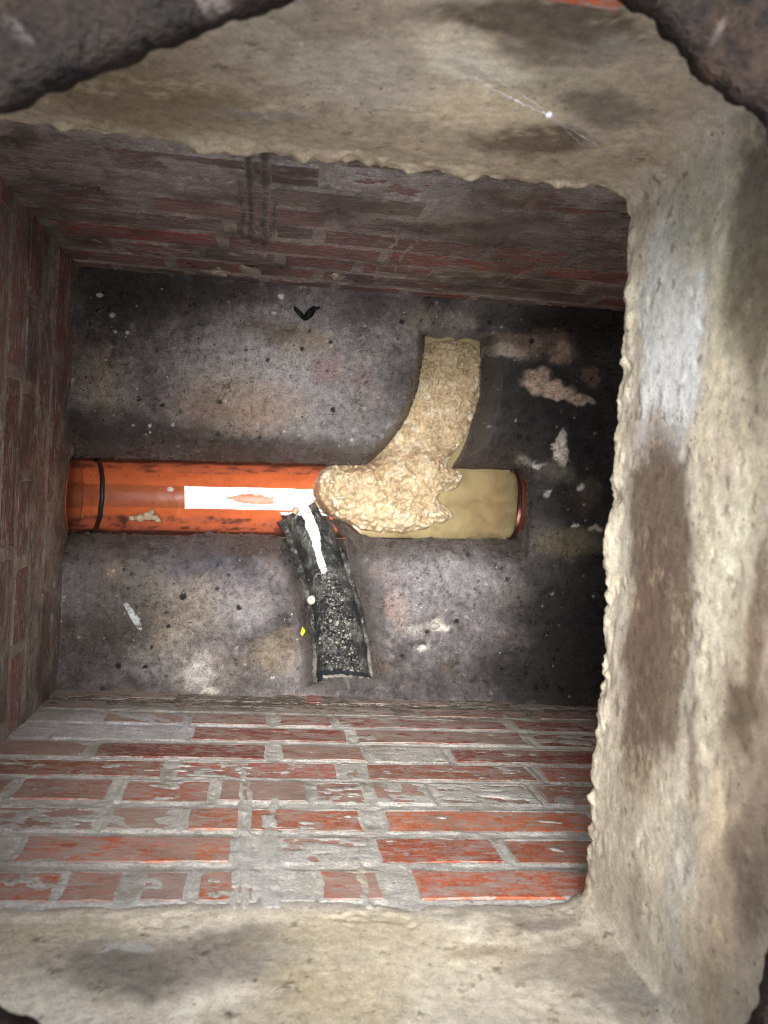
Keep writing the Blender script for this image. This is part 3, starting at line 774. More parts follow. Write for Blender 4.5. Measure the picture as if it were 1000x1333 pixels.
mott = fbm(SS, TT, 60, 4, 423, .65); crust = fbm(SS, TT, 16, 5, 424, .6)
for sd in range(4):
    sel = np.where(side == sd)[0]
    nxt = (sel[-1] + 1) % len(pp)
    sel = np.concatenate([sel, [nxt]])
    u = pp[sel][:, 0 if sd in (0, 2) else 1][None, :] + 0 * TT[:, sel]; z = ZZ[:, sel]
    a1, a2 = n1[:, sel], n2[:, sel]
    B0 = BASE[sel][None]
    col = np.zeros(u.shape + (3,)) + B0
    col = mixc(col, B0 * .68 * np.array([1, .94, .86]), .6 * sstep(.05, .4, a1)); col = mixc(col, B0 * 1.25, .6 * sstep(.05, .4, a2))
    if sd == 0:
        bl = [((-0.1073, 0.8366), (.08, .08), (126, 106, 76), .9, .5), ((-0.0230, 0.8072), (.05, .02), (140, 126, 98), .7, .6), ((-0.0075, 0.9271), (.03, .05), (160, 148, 122), .6, .7),
              ((0.0484, 0.8896), (.05, .045), (182, 170, 146), .75, .6), ((-0.0062, 0.8256), (.03, .012), (132, 126, 118), .7, .5), ((0.0969, 0.9534), (.05, .02), (206, 190, 158), .85, .35),
              ((0.1261, 0.9315), (.04, .02), (208, 196, 166), .85, .35), ((0.1298, 0.8757), (.05, .035), (206, 186, 146), .8, .4), ((0.1362, 0.9938), (.06, .022), (92, 76, 58), .92, .35),
              ((0.1710, 0.9722), (.04, .02), (108, 94, 74), .7, .5), ((0.1824, 0.8288), (.035, .03), (106, 88, 68), .88, .35), ((0.1881, 0.9765), (.02, .015), (150, 140, 118), .6, .5),
              ((0.1775, 0.9345), (.03, .02), (160, 148, 120), .6, .6), ((0.2097, 0.8975), (.03, .02), (100, 92, 76), .7, .5), ((0.0445, 0.9671), (.04, .03), (144, 126, 100), .6, .6),
              ((0.0320, 0.8361), (.02, .006), (150, 120, 100), .5, .6)]
        col = paint(col, u, z, bl, CK, .03, 22, 431)
    elif sd == 1:
        bl = [((-0.2128, 0.9556), (.16, .06), (176, 160, 132), .6, .6), ((0.0526, 0.9310), (.14, .035), (208, 196, 158), .85, .35), ((-0.0468, 0.9486), (.11, .028), (212, 203, 168), .9, .3),
              ((0.1191, 0.8407), (.095, .050), (206, 210, 204), .97, .22), ((0.1826, 0.8290), (.05, .042), (190, 192, 180), .85, .35), ((0.0410, 0.8282), (.035, .04), (168, 156, 144), .85, .3),
              ((-0.0382, 0.8425), (.10, .052), (112, 94, 76), .98, .2), ((-0.1223, 0.8469), (.10, .050), (114, 93, 75), .98, .2), ((-0.1834, 0.8479), (.035, .034), (114, 96, 80), .95, .2),
              ((-0.1019, 0.8928), (.055, .030), (120, 102, 80), .95, .25), ((0.0370, 0.9426), (.035, .016), (182, 164, 138), .7, .5), ((0.0120, 0.9160), (.02, .008), (168, 150, 128), .7, .4),
              ((0.1744, 0.9617), (.09, .045), (84, 78, 58), .85, .5), ((0.1162, 0.9688), (.06, .020), (108, 94, 70), .8, .5), ((0.2007, 0.8685), (.04, .04), (150, 146, 118), .7, .6),
              ((-0.0977, 0.9147), (.06, .006), (188, 182, 164), .6, .5), ((-0.1529, 0.9888), (.13, .045), (140, 118, 92), .8, .5), ((-0.1226, 0.9808), (.02, .02), (88, 72, 50), .8, .5),
              ((-0.0746, 0.9876), (.06, .012), (120, 98, 74), .8, .4), ((-0.1800, 0.9204), (.05, .009), (112, 94, 72), .7, .5), ((-0.2321, 0.8812), (.05, .03), (198, 186, 158), .7, .6),
              ((-0.2712, 0.9164), (.07, .012), (178, 174, 158), .7, .5), ((-0.2731, 0.9635), (.06, .02), (160, 138, 110), .7, .5), ((-0.2102, 0.9958), (.04, .02), (92, 76, 62), .7, .6),
              ((-0.2856, 0.8496), (.03, .015), (150, 140, 116), .7, .6), ((0.0311, 0.9790), (.04, .012), (176, 160, 120), .6, .6), ((-0.1876, 0.9571), (.03, .015), (196, 176, 140), .5, .6)]
        col = paint(col, u, z, bl, CK, .028, 22, 432)
    elif sd == 2:
        bl = [((-0.0389, 0.8441), (.09, .04), (120, 111, 100), .75, .6), ((-0.0022, 0.8017), (.05, .022), (114, 104, 95), .7, .6), ((-0.0854, 0.8526), (.05, .04), (132, 124, 110), .7, .5),
              ((-0.1445, 0.7985), (.06, .02), (196, 182, 146), .6, .6), ((0.0502, 0.8144), (.03, .03), (152, 146, 132), .5, .6), ((0.0926, 0.8039), (.06, .04), (202, 184, 138), .7, .6),
              ((0.0731, 0.8862), (.05, .04), (204, 182, 128), .7, .6), ((0.1388, 0.8494), (.07, .05), (206, 194, 160), .7, .6), ((0.2315, 0.7948), (.04, .018), (136, 124, 114), .75, .5),
              ((0.2064, 0.7685), (.06, .008), (164, 158, 144), .6, .5), ((0.2435, 0.8526), (.05, .03), (148, 136, 118), .7, .5), ((0.2630, 0.8931), (.04, .02), (128, 122, 112), .6, .5),
              ((0.1724, 0.8990), (.05, .03), (210, 200, 172), .6, .6), ((-0.0849, 0.8220), (.02, .008), (206, 206, 200), .7, .4), ((0.1786, 0.8290), (.03, .01), (160, 130, 100), .5, .5)]
        col = paint(col, u, z, bl, CK, .03, 22, 433)
    col = mixc(col, lin(196, 180, 146, CK), .3 * sstep(.12, .2, crust[:, sel]) * sstep(-.1, .2, mott[:, sel]))
    col = mixc(col, lin(84, 72, 58), .6 * sstep(.3, .42, mott[:, sel] + .3 * a1))
    col = col * (1 + .2 * mott[:, sel])[..., None]
    # fresh crumbly mortar along the lip
    col = mixc(col, lin(198, 186, 156, CK), (.65 if sd != 2 else .35) * np.exp(-np.maximum(TT[:, sel], 0) / .012) * sstep(-.4, .4, a2 + .2))
    if sd == 2:
        col = mixc(col, lin(172, 170, 163, 1.3), .7 * (1 - sstep(.0, .03, TT[:, sel] + .01 * a2)))
    rg = np.clip(.88 + .1 * a1, .7, 1.0)
    panel = grid_obj('render_panel', P[:, sel] - np.array([0, 0, LIP]), M_render, collar, col, rg)
    tag(panel, ['tan and grey stained render above the sooty wall', 'cream and brown blotched render overhanging at the right', 'pale cream render below the red bricks', 'render on the left'][sd])


def boxes(name, bl, mat, parent, colr, rough):
    V = []; Fc = []
    for (x0, x1, y0, y1, z0, z1) in bl:
        k = len(V)
        V += [(x, y, z) for z in (z0, z1) for x, y in ((x0, y0), (x1, y0), (x1, y1), (x0, y1))]
        Fc += [(k, k + 1, k + 2, k + 3), (k + 4, k + 5, k + 6, k + 7)] + [(k + i, k + (i + 1) % 4, k + 4 + (i + 1) % 4, k + 4 + i) for i in range(4)]
    return mesh_obj(name, V, Fc, mat, parent, False, colr, rough)


boxes('concrete_slab', [(CX1 + .012, .70, -.42, .40, .015, .335), (-.42, CX0 - .012, -.42, .40, .015, .335),
      (CX0 - .011, CX1 + .011, CY1 + .012, .40, .015, .335), (CX0 - .011, CX1 + .011, -.42, CY0 - .012, .015, .335)], M_render, collar, lin(130, 118, 98), .8)

# ------------------------------------------------------------------ opening: iron frame and the ground round it
RIM = [(.29, .0), (.275, .12), (.239, .193), (.222, .2045), (.196, .2274), (.167, .246), (.08, .262), (-.003, .226), (-.065, .194), (-.126, .1624), (-.20, .120), (-.238, .05),
       (-.240, -.08), (-.19, -.19), (-.111, -.2465), (-.097, -.2578), (-.02, -.292), (.12, -.305), (.22, -.295), (.261, -.269), (.275, -.229), (.287, -.12)]


def closed_curve(pts, n):
    p = np.array(pts + pts[:3], float); p = np.vstack([pts[-1], p])
    t = np.linspace(0, len(pts), n, endpoint=False); i = t.astype(int); f = (t - i)[:, None]
    a, b, c_, d = p[i], p[i + 1], p[i + 2], p[i + 3]
    return 0.5 * (2 * b + (c_ - a) * f + (2 * a - 5 * b + 4 * c_ - d) * f ** 2 + (3 * b - a - 3 * c_ + d) * f ** 3)


rp = closed_curve(RIM, 500)
cen = rp.mean(0); od = rp - cen; od /= np.hypot(*od.T)[:, None]
prof = [(.09, 1.088), (.03, 1.046), (.008, 1.046), (.0, 1.052), (-.001, 1.060), (.003, 1.066), (.012, 1.069), (.022, 1.070), (.032, 1.071), (.042, 1.073), (.05, 1.079), (.054, 1.092), (.057, 1.108),
        (.064, 1.116), (.08, 1.118), (.10, 1.119), (.13, 1.12), (.17, 1.118)]
pr = np.array(prof); ang = np.arctan2(od[:, 1], od[:, 0])
AA, KK = np.meshgrid(np.arange(500), np.arange(len(prof)))
cx_, cy_ = rp[AA, 0] * 1.0, rp[AA, 1] * 1.0
dn = .006 * fbm(cx_ + pr[KK, 0], cy_ + pr[KK, 1], 22, 4, 501) + .003 * fbm(cx_ + pr[KK, 0], cy_ + pr[KK, 1], 90, 3, 502)
rad = pr[KK, 0] + dn * .7
P = np.stack([cx_ + od[AA, 0] * rad, cy_ + od[AA, 1] * rad, pr[KK, 1] + dn], -1)
nn = fbm(P[..., 0], P[..., 1], 20, 4, 505); n5 = fbm(P[..., 0] + P[..., 2], P[..., 1], 70, 4, 506)
col = mixc(np.zeros(P.shape) + lin(26, 20, 16), lin(44, 33, 25), sstep(0, .5, nn)); col = mixc(col, lin(10, 9, 9), .85 * sstep(-.05, .35, n5))  # dirt tones, darkened further to paint in the shade over the rim
col = mixc(col, lin(96, 90, 86), .6 * sstep(.33, .5, fbm(P[..., 0], P[..., 1], 45, 4, 507)))
frame = grid_obj('manhole_frame', P, M_iron, None, col, np.clip(.6 + .2 * nn, .35, .9), None, True)
tag(frame, 'dark dirt-crusted manhole rim cutting across the corners of the view', 'manhole frame')

go = rp + od * .14
V = [(x, y, 1.114) for x, y in go] + [(cen[0] + 40 * math.cos(a), cen[1] + 40 * math.sin(a), 1.114) for a in ang]
Fc = [(i, (i + 1) % 500, 500 + (i + 1) % 500, 500 + i) for i in range(500)]
tag(mesh_obj('ground', V, Fc, M_ground, None, False, lin(70, 68, 66), .9), 'dark tarmac ground surface round the opening', kind='structure')

# ------------------------------------------------------------------ orange pipe
pipe = tag(empty('drain_pipe', (XL_, pipe_y(XL_), PIPE_Z)), 'orange plastic half-round drain pipe crossing the benching from left to right', 'pipe')
PO = np.array([XL_, pipe_y(XL_), PIPE_Z])


def pipe_grid(x0, x1, a0, a1, R, nxp, na):
    X, A = np.meshgrid(np.linspace(x0, x1, nxp), np.linspace(a0, a1, na))
    return X, A, np.stack([X, pipe_y(X) + R * np.cos(A), PIPE_Z + R * np.sin(A)], -1)


def pipe_col(X, A, Pn):
    orange = lin(200, 104, 62, .92)
    col = np.zeros(X.shape + (3,)) + orange
    s = A * PIPE_R
    col = mixc(col, orange * np.array([.88, .84, .84]), sstep(0, .5, fbm(X * .3, s * 2, 30, 4, 601)))
    f1, cid = worley(X, s, 120, 607); col = mixc(col, lin(92, 60, 46), .8 * np.where(cid > .94, 1, 0) * (1 - sstep(.1, .2, f1)))
    hgt = np.sin(A)                                     # -1 at the invert, 0 at the rims
    g = fbm(X * .22, s, 60, 5, 602)
    up = np.cos(A) > 0
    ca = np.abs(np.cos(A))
    tide = np.where(up, .70 + .10 * sstep(.0, .3, X), .56 + .05 * np.sin(X * 9))
    grim = sstep(0, .05, ca + .16 * g - tide)
    grim = np.maximum(grim, sstep(.82, .93, ca + .1 * g) * sstep(-.4, .0, fbm(X, s, 20, 3, 603)))
    col = mixc(col, lin(166, 92, 66, 1.1), .8 * grim * sstep(-.5, .1, fbm(X * .4, s, 80, 4, 604)))
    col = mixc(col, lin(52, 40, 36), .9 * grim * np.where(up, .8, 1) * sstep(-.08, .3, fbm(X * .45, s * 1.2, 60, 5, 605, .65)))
    col = mixc(col, lin(48, 35, 30), .88 * sstep(.89, .95, ca + .06 * g))  # solid dark band over the grime, painted as shade along both edges
    col = mixc(col, lin(222, 130, 80, .95), .5 * sstep(.2, .5, fbm(X * 2.5, s * .3, 20, 3, 606)) * (1 - grim))
    return col, np.clip(.3 + .35 * grim, .2, .8)


X, A, Pn = pipe_grid(XL_, PIPE_END, math.pi, 2 * math.pi, PIPE_R, 420, 48)
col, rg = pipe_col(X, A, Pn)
ld = along(LOB, Pn[..., 0], Pn[..., 1])
cut = (np.cos(A) < -.32) & (ld[0] < ld[2] + .004)
cut_f = cut[:-1, :-1] & cut[1:, 1:]
upd = along(UPB, Pn[..., 0], Pn[..., 1])
cut2 = (np.cos(A) > .2) & (upd[0] < upd[2] - .004)
cut_f |= cut2[:-1, :-1] & cut2[1:, 1:]
Pn[..., 2] += .0006 * fbm(X, A * PIPE_R, 40, 3, 610)
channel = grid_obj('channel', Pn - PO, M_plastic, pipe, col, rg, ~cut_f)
# pipe wall thickness along both rims
for a_, sg in ((math.pi, -1), (2 * math.pi, 1)):
    xs = np.linspace(XL_, PIPE_END, 300)
    ed = .0008 * perlin(xs * 90, xs * 0, 620)
    ok = np.ones(299, bool)
    mid = (xs[:-1] + xs[1:]) / 2
    lp = along(LOB if sg < 0 else UPB, mid, pipe_y(mid) + sg * PIPE_R)
    ok = lp[0] > lp[2]
    prf = [(0, 0), (0, .0015), (.001, .003), (.003, .003), (.004, .001), (.004, -.01)]
    G = np.stack([np.stack([xs, pipe_y(xs) + sg * (PIPE_R + o), PIPE_Z + h + ed], -1) for o, h in prf], 0)
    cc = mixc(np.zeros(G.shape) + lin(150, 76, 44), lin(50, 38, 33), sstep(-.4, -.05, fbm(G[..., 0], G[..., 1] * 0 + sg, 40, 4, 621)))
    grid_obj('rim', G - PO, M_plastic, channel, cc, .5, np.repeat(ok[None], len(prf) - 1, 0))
# pipe run inside the left wall
X, A, Pn = pipe_grid(-.50, XL_ - .001, 0, 2 * math.pi, PIPE_R + .0012, 40, 64)
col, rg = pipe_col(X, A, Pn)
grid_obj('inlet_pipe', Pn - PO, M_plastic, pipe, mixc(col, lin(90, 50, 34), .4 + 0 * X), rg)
# outlet: the pipe runs on under the benching
X, A, Pn = pipe_grid(PIPE_END - .001, PIPE_END + .075, 0, 2 * math.pi, PIPE_R - .001, 20, 64)
Pn[:, -1] = np.array([PIPE_END + .0751, pipe_y(PIPE_END), PIPE_Z])
grid_obj('outlet_pipe', Pn - PO, M_plastic, pipe, np.zeros(X.shape + (3,)) + lin(92, 44, 30), .4)
th = np.linspace(-.1, math.pi + .1, 60); ph = np.linspace(0, 2 * math.pi, 9)
TH, PH = np.meshgrid(th, ph); r0 = PIPE_R - .002 + .0032 * np.cos(PH)
G = np.stack([PIPE_END - .001 + .003 * np.sin(PH) + .001 * perlin(TH * 9, PH * 0, 5), pipe_y(PIPE_END) + r0 * np.cos(TH), PIPE_Z + r0 * np.sin(TH)], -1)
cc = mixc(np.zeros(G.shape) + lin(44, 32, 27), lin(226, 170, 156, 1.1), np.exp(-((TH - 1.9) / .16) ** 2))  # pinkish highlight painted onto the lip
tag(grid_obj('outlet_rim', G - PO, M_plastic, pipe, cc, .35), 'rim of the outlet at the right end, with a painted pinkish highlight')
# rubber joint seal lying in the channel near the inlet
th = np.linspace(math.pi - .25, 2 * math.pi + .12, 90); TH, PH = np.meshgrid(th, ph)
r0 = PIPE_R - .002 + .0035 * np.cos(PH) * (1 + .3 * perlin(TH * 4, TH * 0, 8))
G = np.stack([-.281 + .0042 * np.sin(PH) + .002 * perlin(TH * 2, TH * 0, 6), pipe_y(-.281) + r0 * np.cos(TH), PIPE_Z + r0 * np.sin(TH)], -1)
tag(grid_obj('rubber_seal', G - PO, M_rubber, pipe, np.zeros(G.shape) + lin(30, 28, 27), .5), 'black rubber ring at the pipe joint')

# ------------------------------------------------------------------ clay branch channel, lower side
branch = tag(empty('branch_channel', (LOB[-1, 0], LOB[-1, 1], LOB[-1, 3])), 'grey half-round clay branch channel curving up into the orange pipe', 'drain channel')
BO = np.array([LOB[-1, 0], LOB[-1, 1], LOB[-1, 3]])
tg = np.gradient(LOB[:, :2], axis=0); tg /= np.hypot(*tg.T)[:, None]; nr = np.stack([-tg[:, 1], tg[:, 0]], -1)
k0 = 4
secs = []
aa = np.linspace(math.pi, 2 * math.pi, 40)
for k in range(k0, 120):
    x, y, r, rz, iv = LOB[k]
    b = rz - iv; t_ = .007 + .007 * max(0, 1 - k / 70); row = [(r + t_, -.03), (r + t_ + .0005, -.006), (r + t_ * .7, .0), (r + t_ * .25, .0008)]
    row += [(-r * math.cos(t), b * math.sin(t)) for t in aa]
    row += [(-r - t_ * .25, .0008), (-r - t_ * .7, .0), (-r - t_ - .0005, -.006), (-r - t_, -.03)]
    secs.append([(x + nr[k, 0] * o, y + nr[k, 1] * o, rz + h) for o, h in row])
G = np.array(secs)
nG = .0036 * fbm(G[..., 0], G[..., 1], 80, 4, 701, .65) + .004 * fbm(G[..., 0] + G[..., 2], G[..., 1], 30, 3, 702)
nG *= (.12 + .88 * sstep(50, 82, np.arange(k0, 120)))[:, None]
G[..., 2] += nG; G[..., 0] += nG * .5
q1 = fbm(G[..., 0], G[..., 1], 30, 5, 703); q2 = fbm(G[..., 0], G[..., 1] + G[..., 2], 110, 4, 704)
col = mixc(np.zeros(G.shape) + lin(84, 84, 80, 1.2), lin(26, 28, 29), sstep(-.3, .12, q1)); col = mixc(col, lin(140, 140, 132, 1.5), .7 * sstep(.15, .45, q2))
col = mixc(col, lin(140, 136, 126, 1.2), (np.abs(np.arange(G.shape[1]) - (G.shape[1] - 1) / 2) > 19.5)[None, :] * .6 * sstep(95, 108, np.arange(k0, 120) + 12 * q1[:, 0])[:, None])
kk = np.arange(k0, 119)[:, None]; cc_ = np.arange(G.shape[1] - 1)[None, :]
grid_obj('channel', G - BO, M_clay, branch, col, np.clip(.28 + .3 * q1, .12, .6), ~((kk < 34 + 6 * np.sin(cc_ * .9)) & (cc_ < 13)))
# smooth dark pipe end and its broken socket rim
k = 119; x, y, r, rz, iv = LOB[k]
TH, QQ = np.meshgrid(np.linspace(math.pi * .98, 2.02 * math.pi, 40), np.linspace(0, 1, 8))
G = np.stack([x + nr[k, 0] * 0 + (r + .001 - .002 * QQ) * np.cos(TH) * 1.0, y - .010 + .018 * (1 - QQ) + 0 * TH, rz + .004 + (rz - iv - .006 + .006 * QQ) * np.sin(TH)], -1)
grid_obj('pipe_end', G - BO, M_rubber, branch, np.zeros(G.shape) + lin(40, 46, 50), .25)
for (a0, a1, out_) in ((math.pi * 1.0, math.pi * 1.08, .004), (math.pi * 1.25, math.pi * 1.62, .004), (math.pi * 1.72, math.pi * 2.0, .007)):
    TH, PH = np.meshgrid(np.linspace(a0, a1, 24), np.linspace(0, 2 * math.pi, 8))
    w_ = out_ * (.6 + .5 * np.abs(perlin(TH * 3, TH * 0, 12)))
    G = np.stack([x + (r + .002 + w_ * np.cos(PH) * .7) * np.cos(TH), y - .001 + .003 * np.sin(PH) + .003 * perlin(TH * 5, TH * 0, 3), rz + .009 + (rz - iv - .006) * np.sin(TH) + w_ * .4 * np.cos(PH)], -1)
    grid_obj('broken_rim', G - BO, M_clay, branch, np.zeros(G.shape) + lin(150, 144, 132, 1.2), .6)

# ------------------------------------------------------------------ water
PW = -.1148
nxw, nyw = 330, 70
X, Q = np.meshgrid(np.linspace(-.40, .135, nxw), np.linspace(-1, 1, nyw))
hw = .0282 + .0012 * fbm(X, Q * 0, 25, 3, 801)
Y = pipe_y(X) + Q * hw
h0 = (-0.0222, -0.0280)  # film is cut open here to imitate a phone's dark reflection
hd = np.hypot((X - h0[0]) / .040, (Y - h0[1]) / .0085) + .45 * fbm(X, Y, 80, 4, 803)
f1, cid = worley(X, Y, 140, 804)
dots = (f1 < .32) & (cid > .45) & (np.abs(X - h0[0]) < .06) & (Y - h0[1] > .0) & (Y - h0[1] < .016)
gone = (hd < 1) | dots
keep = ~(gone[:-1, :-1] & gone[1:, 1:])
water = grid_obj('water', np.stack([X, Y, PW + 0 * X], -1), M_water, None, None, None, keep)
tag(water, 'thin clear water film running in the orange pipe, mirroring the sky', kind='structure')
# the tongue of water reaching into the clay branch
sl = resample([(*(0.0826, -0.0167), .026), (*(0.0840, -0.0416), .024), (*(0.0894, -0.0635), .016), (*(0.0950, -0.0910), .011), (*(0.1005, -0.1157), .006), (*(0.1072, -0.1363), .007), (*(0.1153, -0.1568), .006)], 60)
V = []; Fc = []
for k in range(60):
    wv = sl[k, 2] * (1 + .2 * perlin(np.array(k * .22), np.array(1.5), 7))
    V += [(sl[k, 0] - wv, sl[k, 1], PW + .0006), (sl[k, 0] + wv * .9, sl[k, 1] + .004, PW + .0006)]
    if k: Fc.append((2 * k - 2, 2 * k - 1, 2 * k + 1, 2 * k))
tag(mesh_obj('water', V, Fc, M_water, None, True), 'pale tongue of water lying in the mouth of the clay branch', kind='structure')
MW = -.063
V = [(.150, -.060, MW), (.185, -.090, MW), (PIPE_END - .001, -.080, MW), (PIPE_END + .014, -.06, MW), (PIPE_END + .014, .045, MW), (PIPE_END - .001, .062, MW), (.355, .062, MW), (.40, .30, MW), (.25, .30, MW), (.22, .12, MW), (.15, .03, MW), (.11, .0, MW)]
tag(mesh_obj('water', V, [tuple(range(len(V)))], M_murk, None, False), 'cloudy beige standing water backed up in the right half of the pipe', kind='structure')

# ------------------------------------------------------------------ scum
sc_px = [(0.0932, -0.0141), (0.0927, 0.0194), (0.1130, 0.0394), (0.1639, 0.0465), (0.1904, 0.0575), (0.2093, 0.0844), (0.2248, 0.1245), (0.2397, 0.1742), (0.2455, 0.2151), (0.2576, 0.2430),
         (0.2688, 0.2641), (0.3125, 0.2730), (0.3460, 0.2702), (0.3658, 0.2432), (0.3720, 0.1891), (0.3620, 0.1447), (0.3464, 0.1027), (0.3197, 0.0600), (0.3232, 0.0479), (0.3372, 0.0461),
         (0.3439, 0.0287), (0.3338, 0.0103), (0.3105, 0.0035), (0.3043, -0.0091), (0.3275, -0.0243), (0.3326, -0.0390), (0.3179, -0.0508), (0.3012, -0.0503), (0.2934, -0.0589), (0.2745, -0.0667),
         (0.2253, -0.0732), (0.1704, -0.0692), (0.1289, -0.0525), (0.1065, -0.0362)]
poly = closed_curve(sc_px, 140)
st = .0014
X, Y = np.meshgrid(np.arange(poly[:, 0].min() - .012, poly[:, 0].max() + .012, st), np.arange(poly[:, 1].min() - .012, poly[:, 1].max() + .012, st))
wx = X + .005 * fbm(X, Y, 60, 4, 901, .65); wy = Y + .005 * fbm(X, Y, 60, 4, 902, .65)
inside = np.zeros(X.shape, bool); dist = np.full(X.shape, 9.0)
for i in range(len(poly)):
    a = poly[i]; b = poly[(i + 1) % len(poly)]; ab = b - a
    t = np.clip(((wx - a[0]) * ab[0] + (wy - a[1]) * ab[1]) / (ab @ ab), 0, 1)
    dist = np.minimum(dist, np.hypot(wx - a[0] - t * ab[0], wy - a[1] - t * ab[1]))
    cond = ((a[1] > wy) != (b[1] > wy)) & (wx < (b[0] - a[0]) * (wy - a[1]) / (b[1] - a[1] + 1e-12) + a[0])
    inside ^= cond
sd = np.where(inside, dist, -dist)
low = 1 - sstep(.02, .10, Y)                                     # the mass in the main pipe is thicker, folded
jx = X + .002 * fbm(X, Y, 160, 2, 911); jy = Y + .002 * fbm(X, Y, 160, 2, 912)
f1, cid = worley(jx, jy, 125, 921); f2, cid2 = worley(jx, jy, 240, 922)
fold = 1 - np.abs(fbm(X + .2 * Y, Y, 34, 3, 925)) * 3
Zs = MW + .0005 + .009 * sstep(0, .014, sd) + .016 * low * sstep(.0, .035, sd) + .014 * fbm(X, Y, 24, 3, 923) * sstep(0, .012, sd)
grain = (1 - f1) ** 1.3 * .0125 * (.25 + cid) + (1 - f2) * .0055 * (.3 + cid2)
Zs = Zs + (grain + .010 * low * np.clip(fold, -1, 1)) * sstep(-.001, .004, sd)
Zs = np.where(sd < 0, np.maximum(MW - .004 + sd * 9, -.119), Zs)
kf = (sd[:-1, :-1] > -.0065) & (sd[1:, 1:] > -.0065) & (sd[1:, :-1] > -.0065) & (sd[:-1, 1:] > -.0065)
m1 = fbm(X, Y, 12, 4, 931); m2 = fbm(X, Y, 45, 4, 932)
col = mixc(np.zeros(X.shape + (3,)) + lin(204, 184, 150, .95), lin(180, 154, 120, .85), sstep(-.1, .4, m1))
col = mixc(col, lin(222, 210, 186, 1.0), .8 * sstep(.0, .35, m2 + .6 * (cid - .5)))
col = mixc(col, lin(164, 148, 112, .78), .6 * sstep(.12, .26, Y + .03 * m1) * (1 - low))
col = mixc(col, lin(112, 86, 58, .8), .6 * sstep(.25, .6, fbm(X, Y, 30, 4, 935)))
rg = np.clip(.42 - .25 * sstep(.06, .16, Y) + .15 * m2, .12, .8)
tag(grid_obj('sewage_scum', np.stack([X, Y, Zs], -1), M_scum, None, col, rg, kf), 'beige granular scum filling the upper branch and damming the orange pipe', 'scum')


# ------------------------------------------------------------------ loose bits
def fl(x, y):
    return float(floor_z(np.array([[x]]), np.array([[y]]))[0, 0])


ICO = None


def ico():
    global ICO
    if ICO is None:
        t = (1 + 5 ** .5) / 2
        v = np.array([(-1, t, 0), (1, t, 0), (-1, -t, 0), (1, -t, 0), (0, -1, t), (0, 1, t), (0, -1, -t), (0, 1, -t), (t, 0, -1), (t, 0, 1), (-t, 0, -1), (-t, 0, 1)]) / math.hypot(1, t)
        f = [(0, 11, 5), (0, 5, 1), (0, 1, 7), (0, 7, 10), (0, 10, 11), (1, 5, 9), (5, 11, 4), (11, 10, 2), (10, 7, 6), (7, 1, 8), (3, 9, 4), (3, 4, 2), (3, 2, 6), (3, 6, 8), (3, 8, 9),
             (4, 9, 5), (2, 4, 11), (6, 2, 10), (8, 6, 7), (9, 8, 1)]
        ICO = (v, f)
    return ICO


def ico2():
    v, f = ico(); v = [tuple(a) for a in v]; mid = {}; nf = []

    def m(a, b):
        k = (min(a, b), max(a, b))
        if k not in mid:
            p = (np.array(v[a]) + np.array(v[b])) / 2; v.append(tuple(p / np.linalg.norm(p))); mid[k] = len(v) - 1
        return mid[k]
    for a, b, c_ in f:
        ab, bc, ca = m(a, b), m(b, c_), m(c_, a)
        nf += [(a, ab, ca), (b, bc, ab), (c_, ca, bc), (ab, bc, ca)]
    return np.array(v), nf


def lump_mesh(rx, ry, rz, seed, det=2, rough=.35):
    v, f = ico2() if det == 2 else ico()
    v = v.copy()
    k = 1 + rough * fbm(v[:, 0] * 1.3 + seed * 3.1, v[:, 1] * 1.3 + v[:, 2] * 1.7, 1.0, 3, seed)
    return v * k[:, None] * np.array([rx, ry, rz]), f


def scatter(name, spots, label, kind, mat):
    V = []; Fc = []; Cc = []
    for i, (x, y, z, r, colr) in enumerate(spots):
        v, f = lump_mesh(r * random.uniform(.7, 1.3), r * random.uniform(.7, 1.3), r * random.uniform(.4, .8), i % 40, 1, .6)
        n = len(V); V += [(a + x, b + y, c_ + z) for a, b, c_ in v]; Fc += [tuple(q + n for q in t) for t in f]; Cc += [colr] * len(v)
    o = mesh_obj(name, V, Fc, mat, None, False, np.array(Cc), .5)
    return tag(o, label, kind=kind)


# grit lying in the clay branch
sp = []
for i in range(900):
    k = min(119, int(119 * (0.40 + 0.6 * random.random() ** .8))); x, y, r, rz, iv = LOB[k]
    o = random.gauss(0, .38) * r * .9
    if abs(o) > r * .85: continue
    z = rz - (rz - iv) * math.sqrt(max(0, 1 - (o / r) ** 2))
    g = random.choice([lin(112, 112, 106), lin(70, 72, 70), lin(22, 24, 26), lin(34, 36, 36), lin(140, 138, 130), lin(48, 50, 48), lin(24, 24, 24), lin(84, 80, 70)])
    sp.append((x + nr[k, 0] * o, y + nr[k, 1] * o, z + .0015, random.uniform(.0008, .0026) * (1.9 if random.random() < .06 else 1), g))
scatter('grit', sp, 'wet grey grit lying in the bottom of the clay branch', 'stuff', M_stone)
# crumbs over the benching
sp = []
for i in range(430):
    if i < 120: x, y = -.30 + .30 * random.random() ** 1.3, .10 + .21 * random.random()
    elif i < 200: x, y = random.uniform(.1, .52), random.uniform(.2, .31)
    else: x, y = random.uniform(-.3, .55), random.choice([random.uniform(.07, .31), random.uniform(-.34, -.10)])
    z = fl(x, y)
    if z < -.012: continue
    g = random.choice([lin(200, 196, 186), lin(170, 164, 150), lin(130, 120, 108), lin(60, 56, 52), lin(30, 30, 30)])
    sp.append((x, y, z + .0004, random.uniform(.0007, .0018), g))
scatter('crumbs', sp, 'tiny pale and dark crumbs strewn over the cement benching', 'stuff', M_stone)


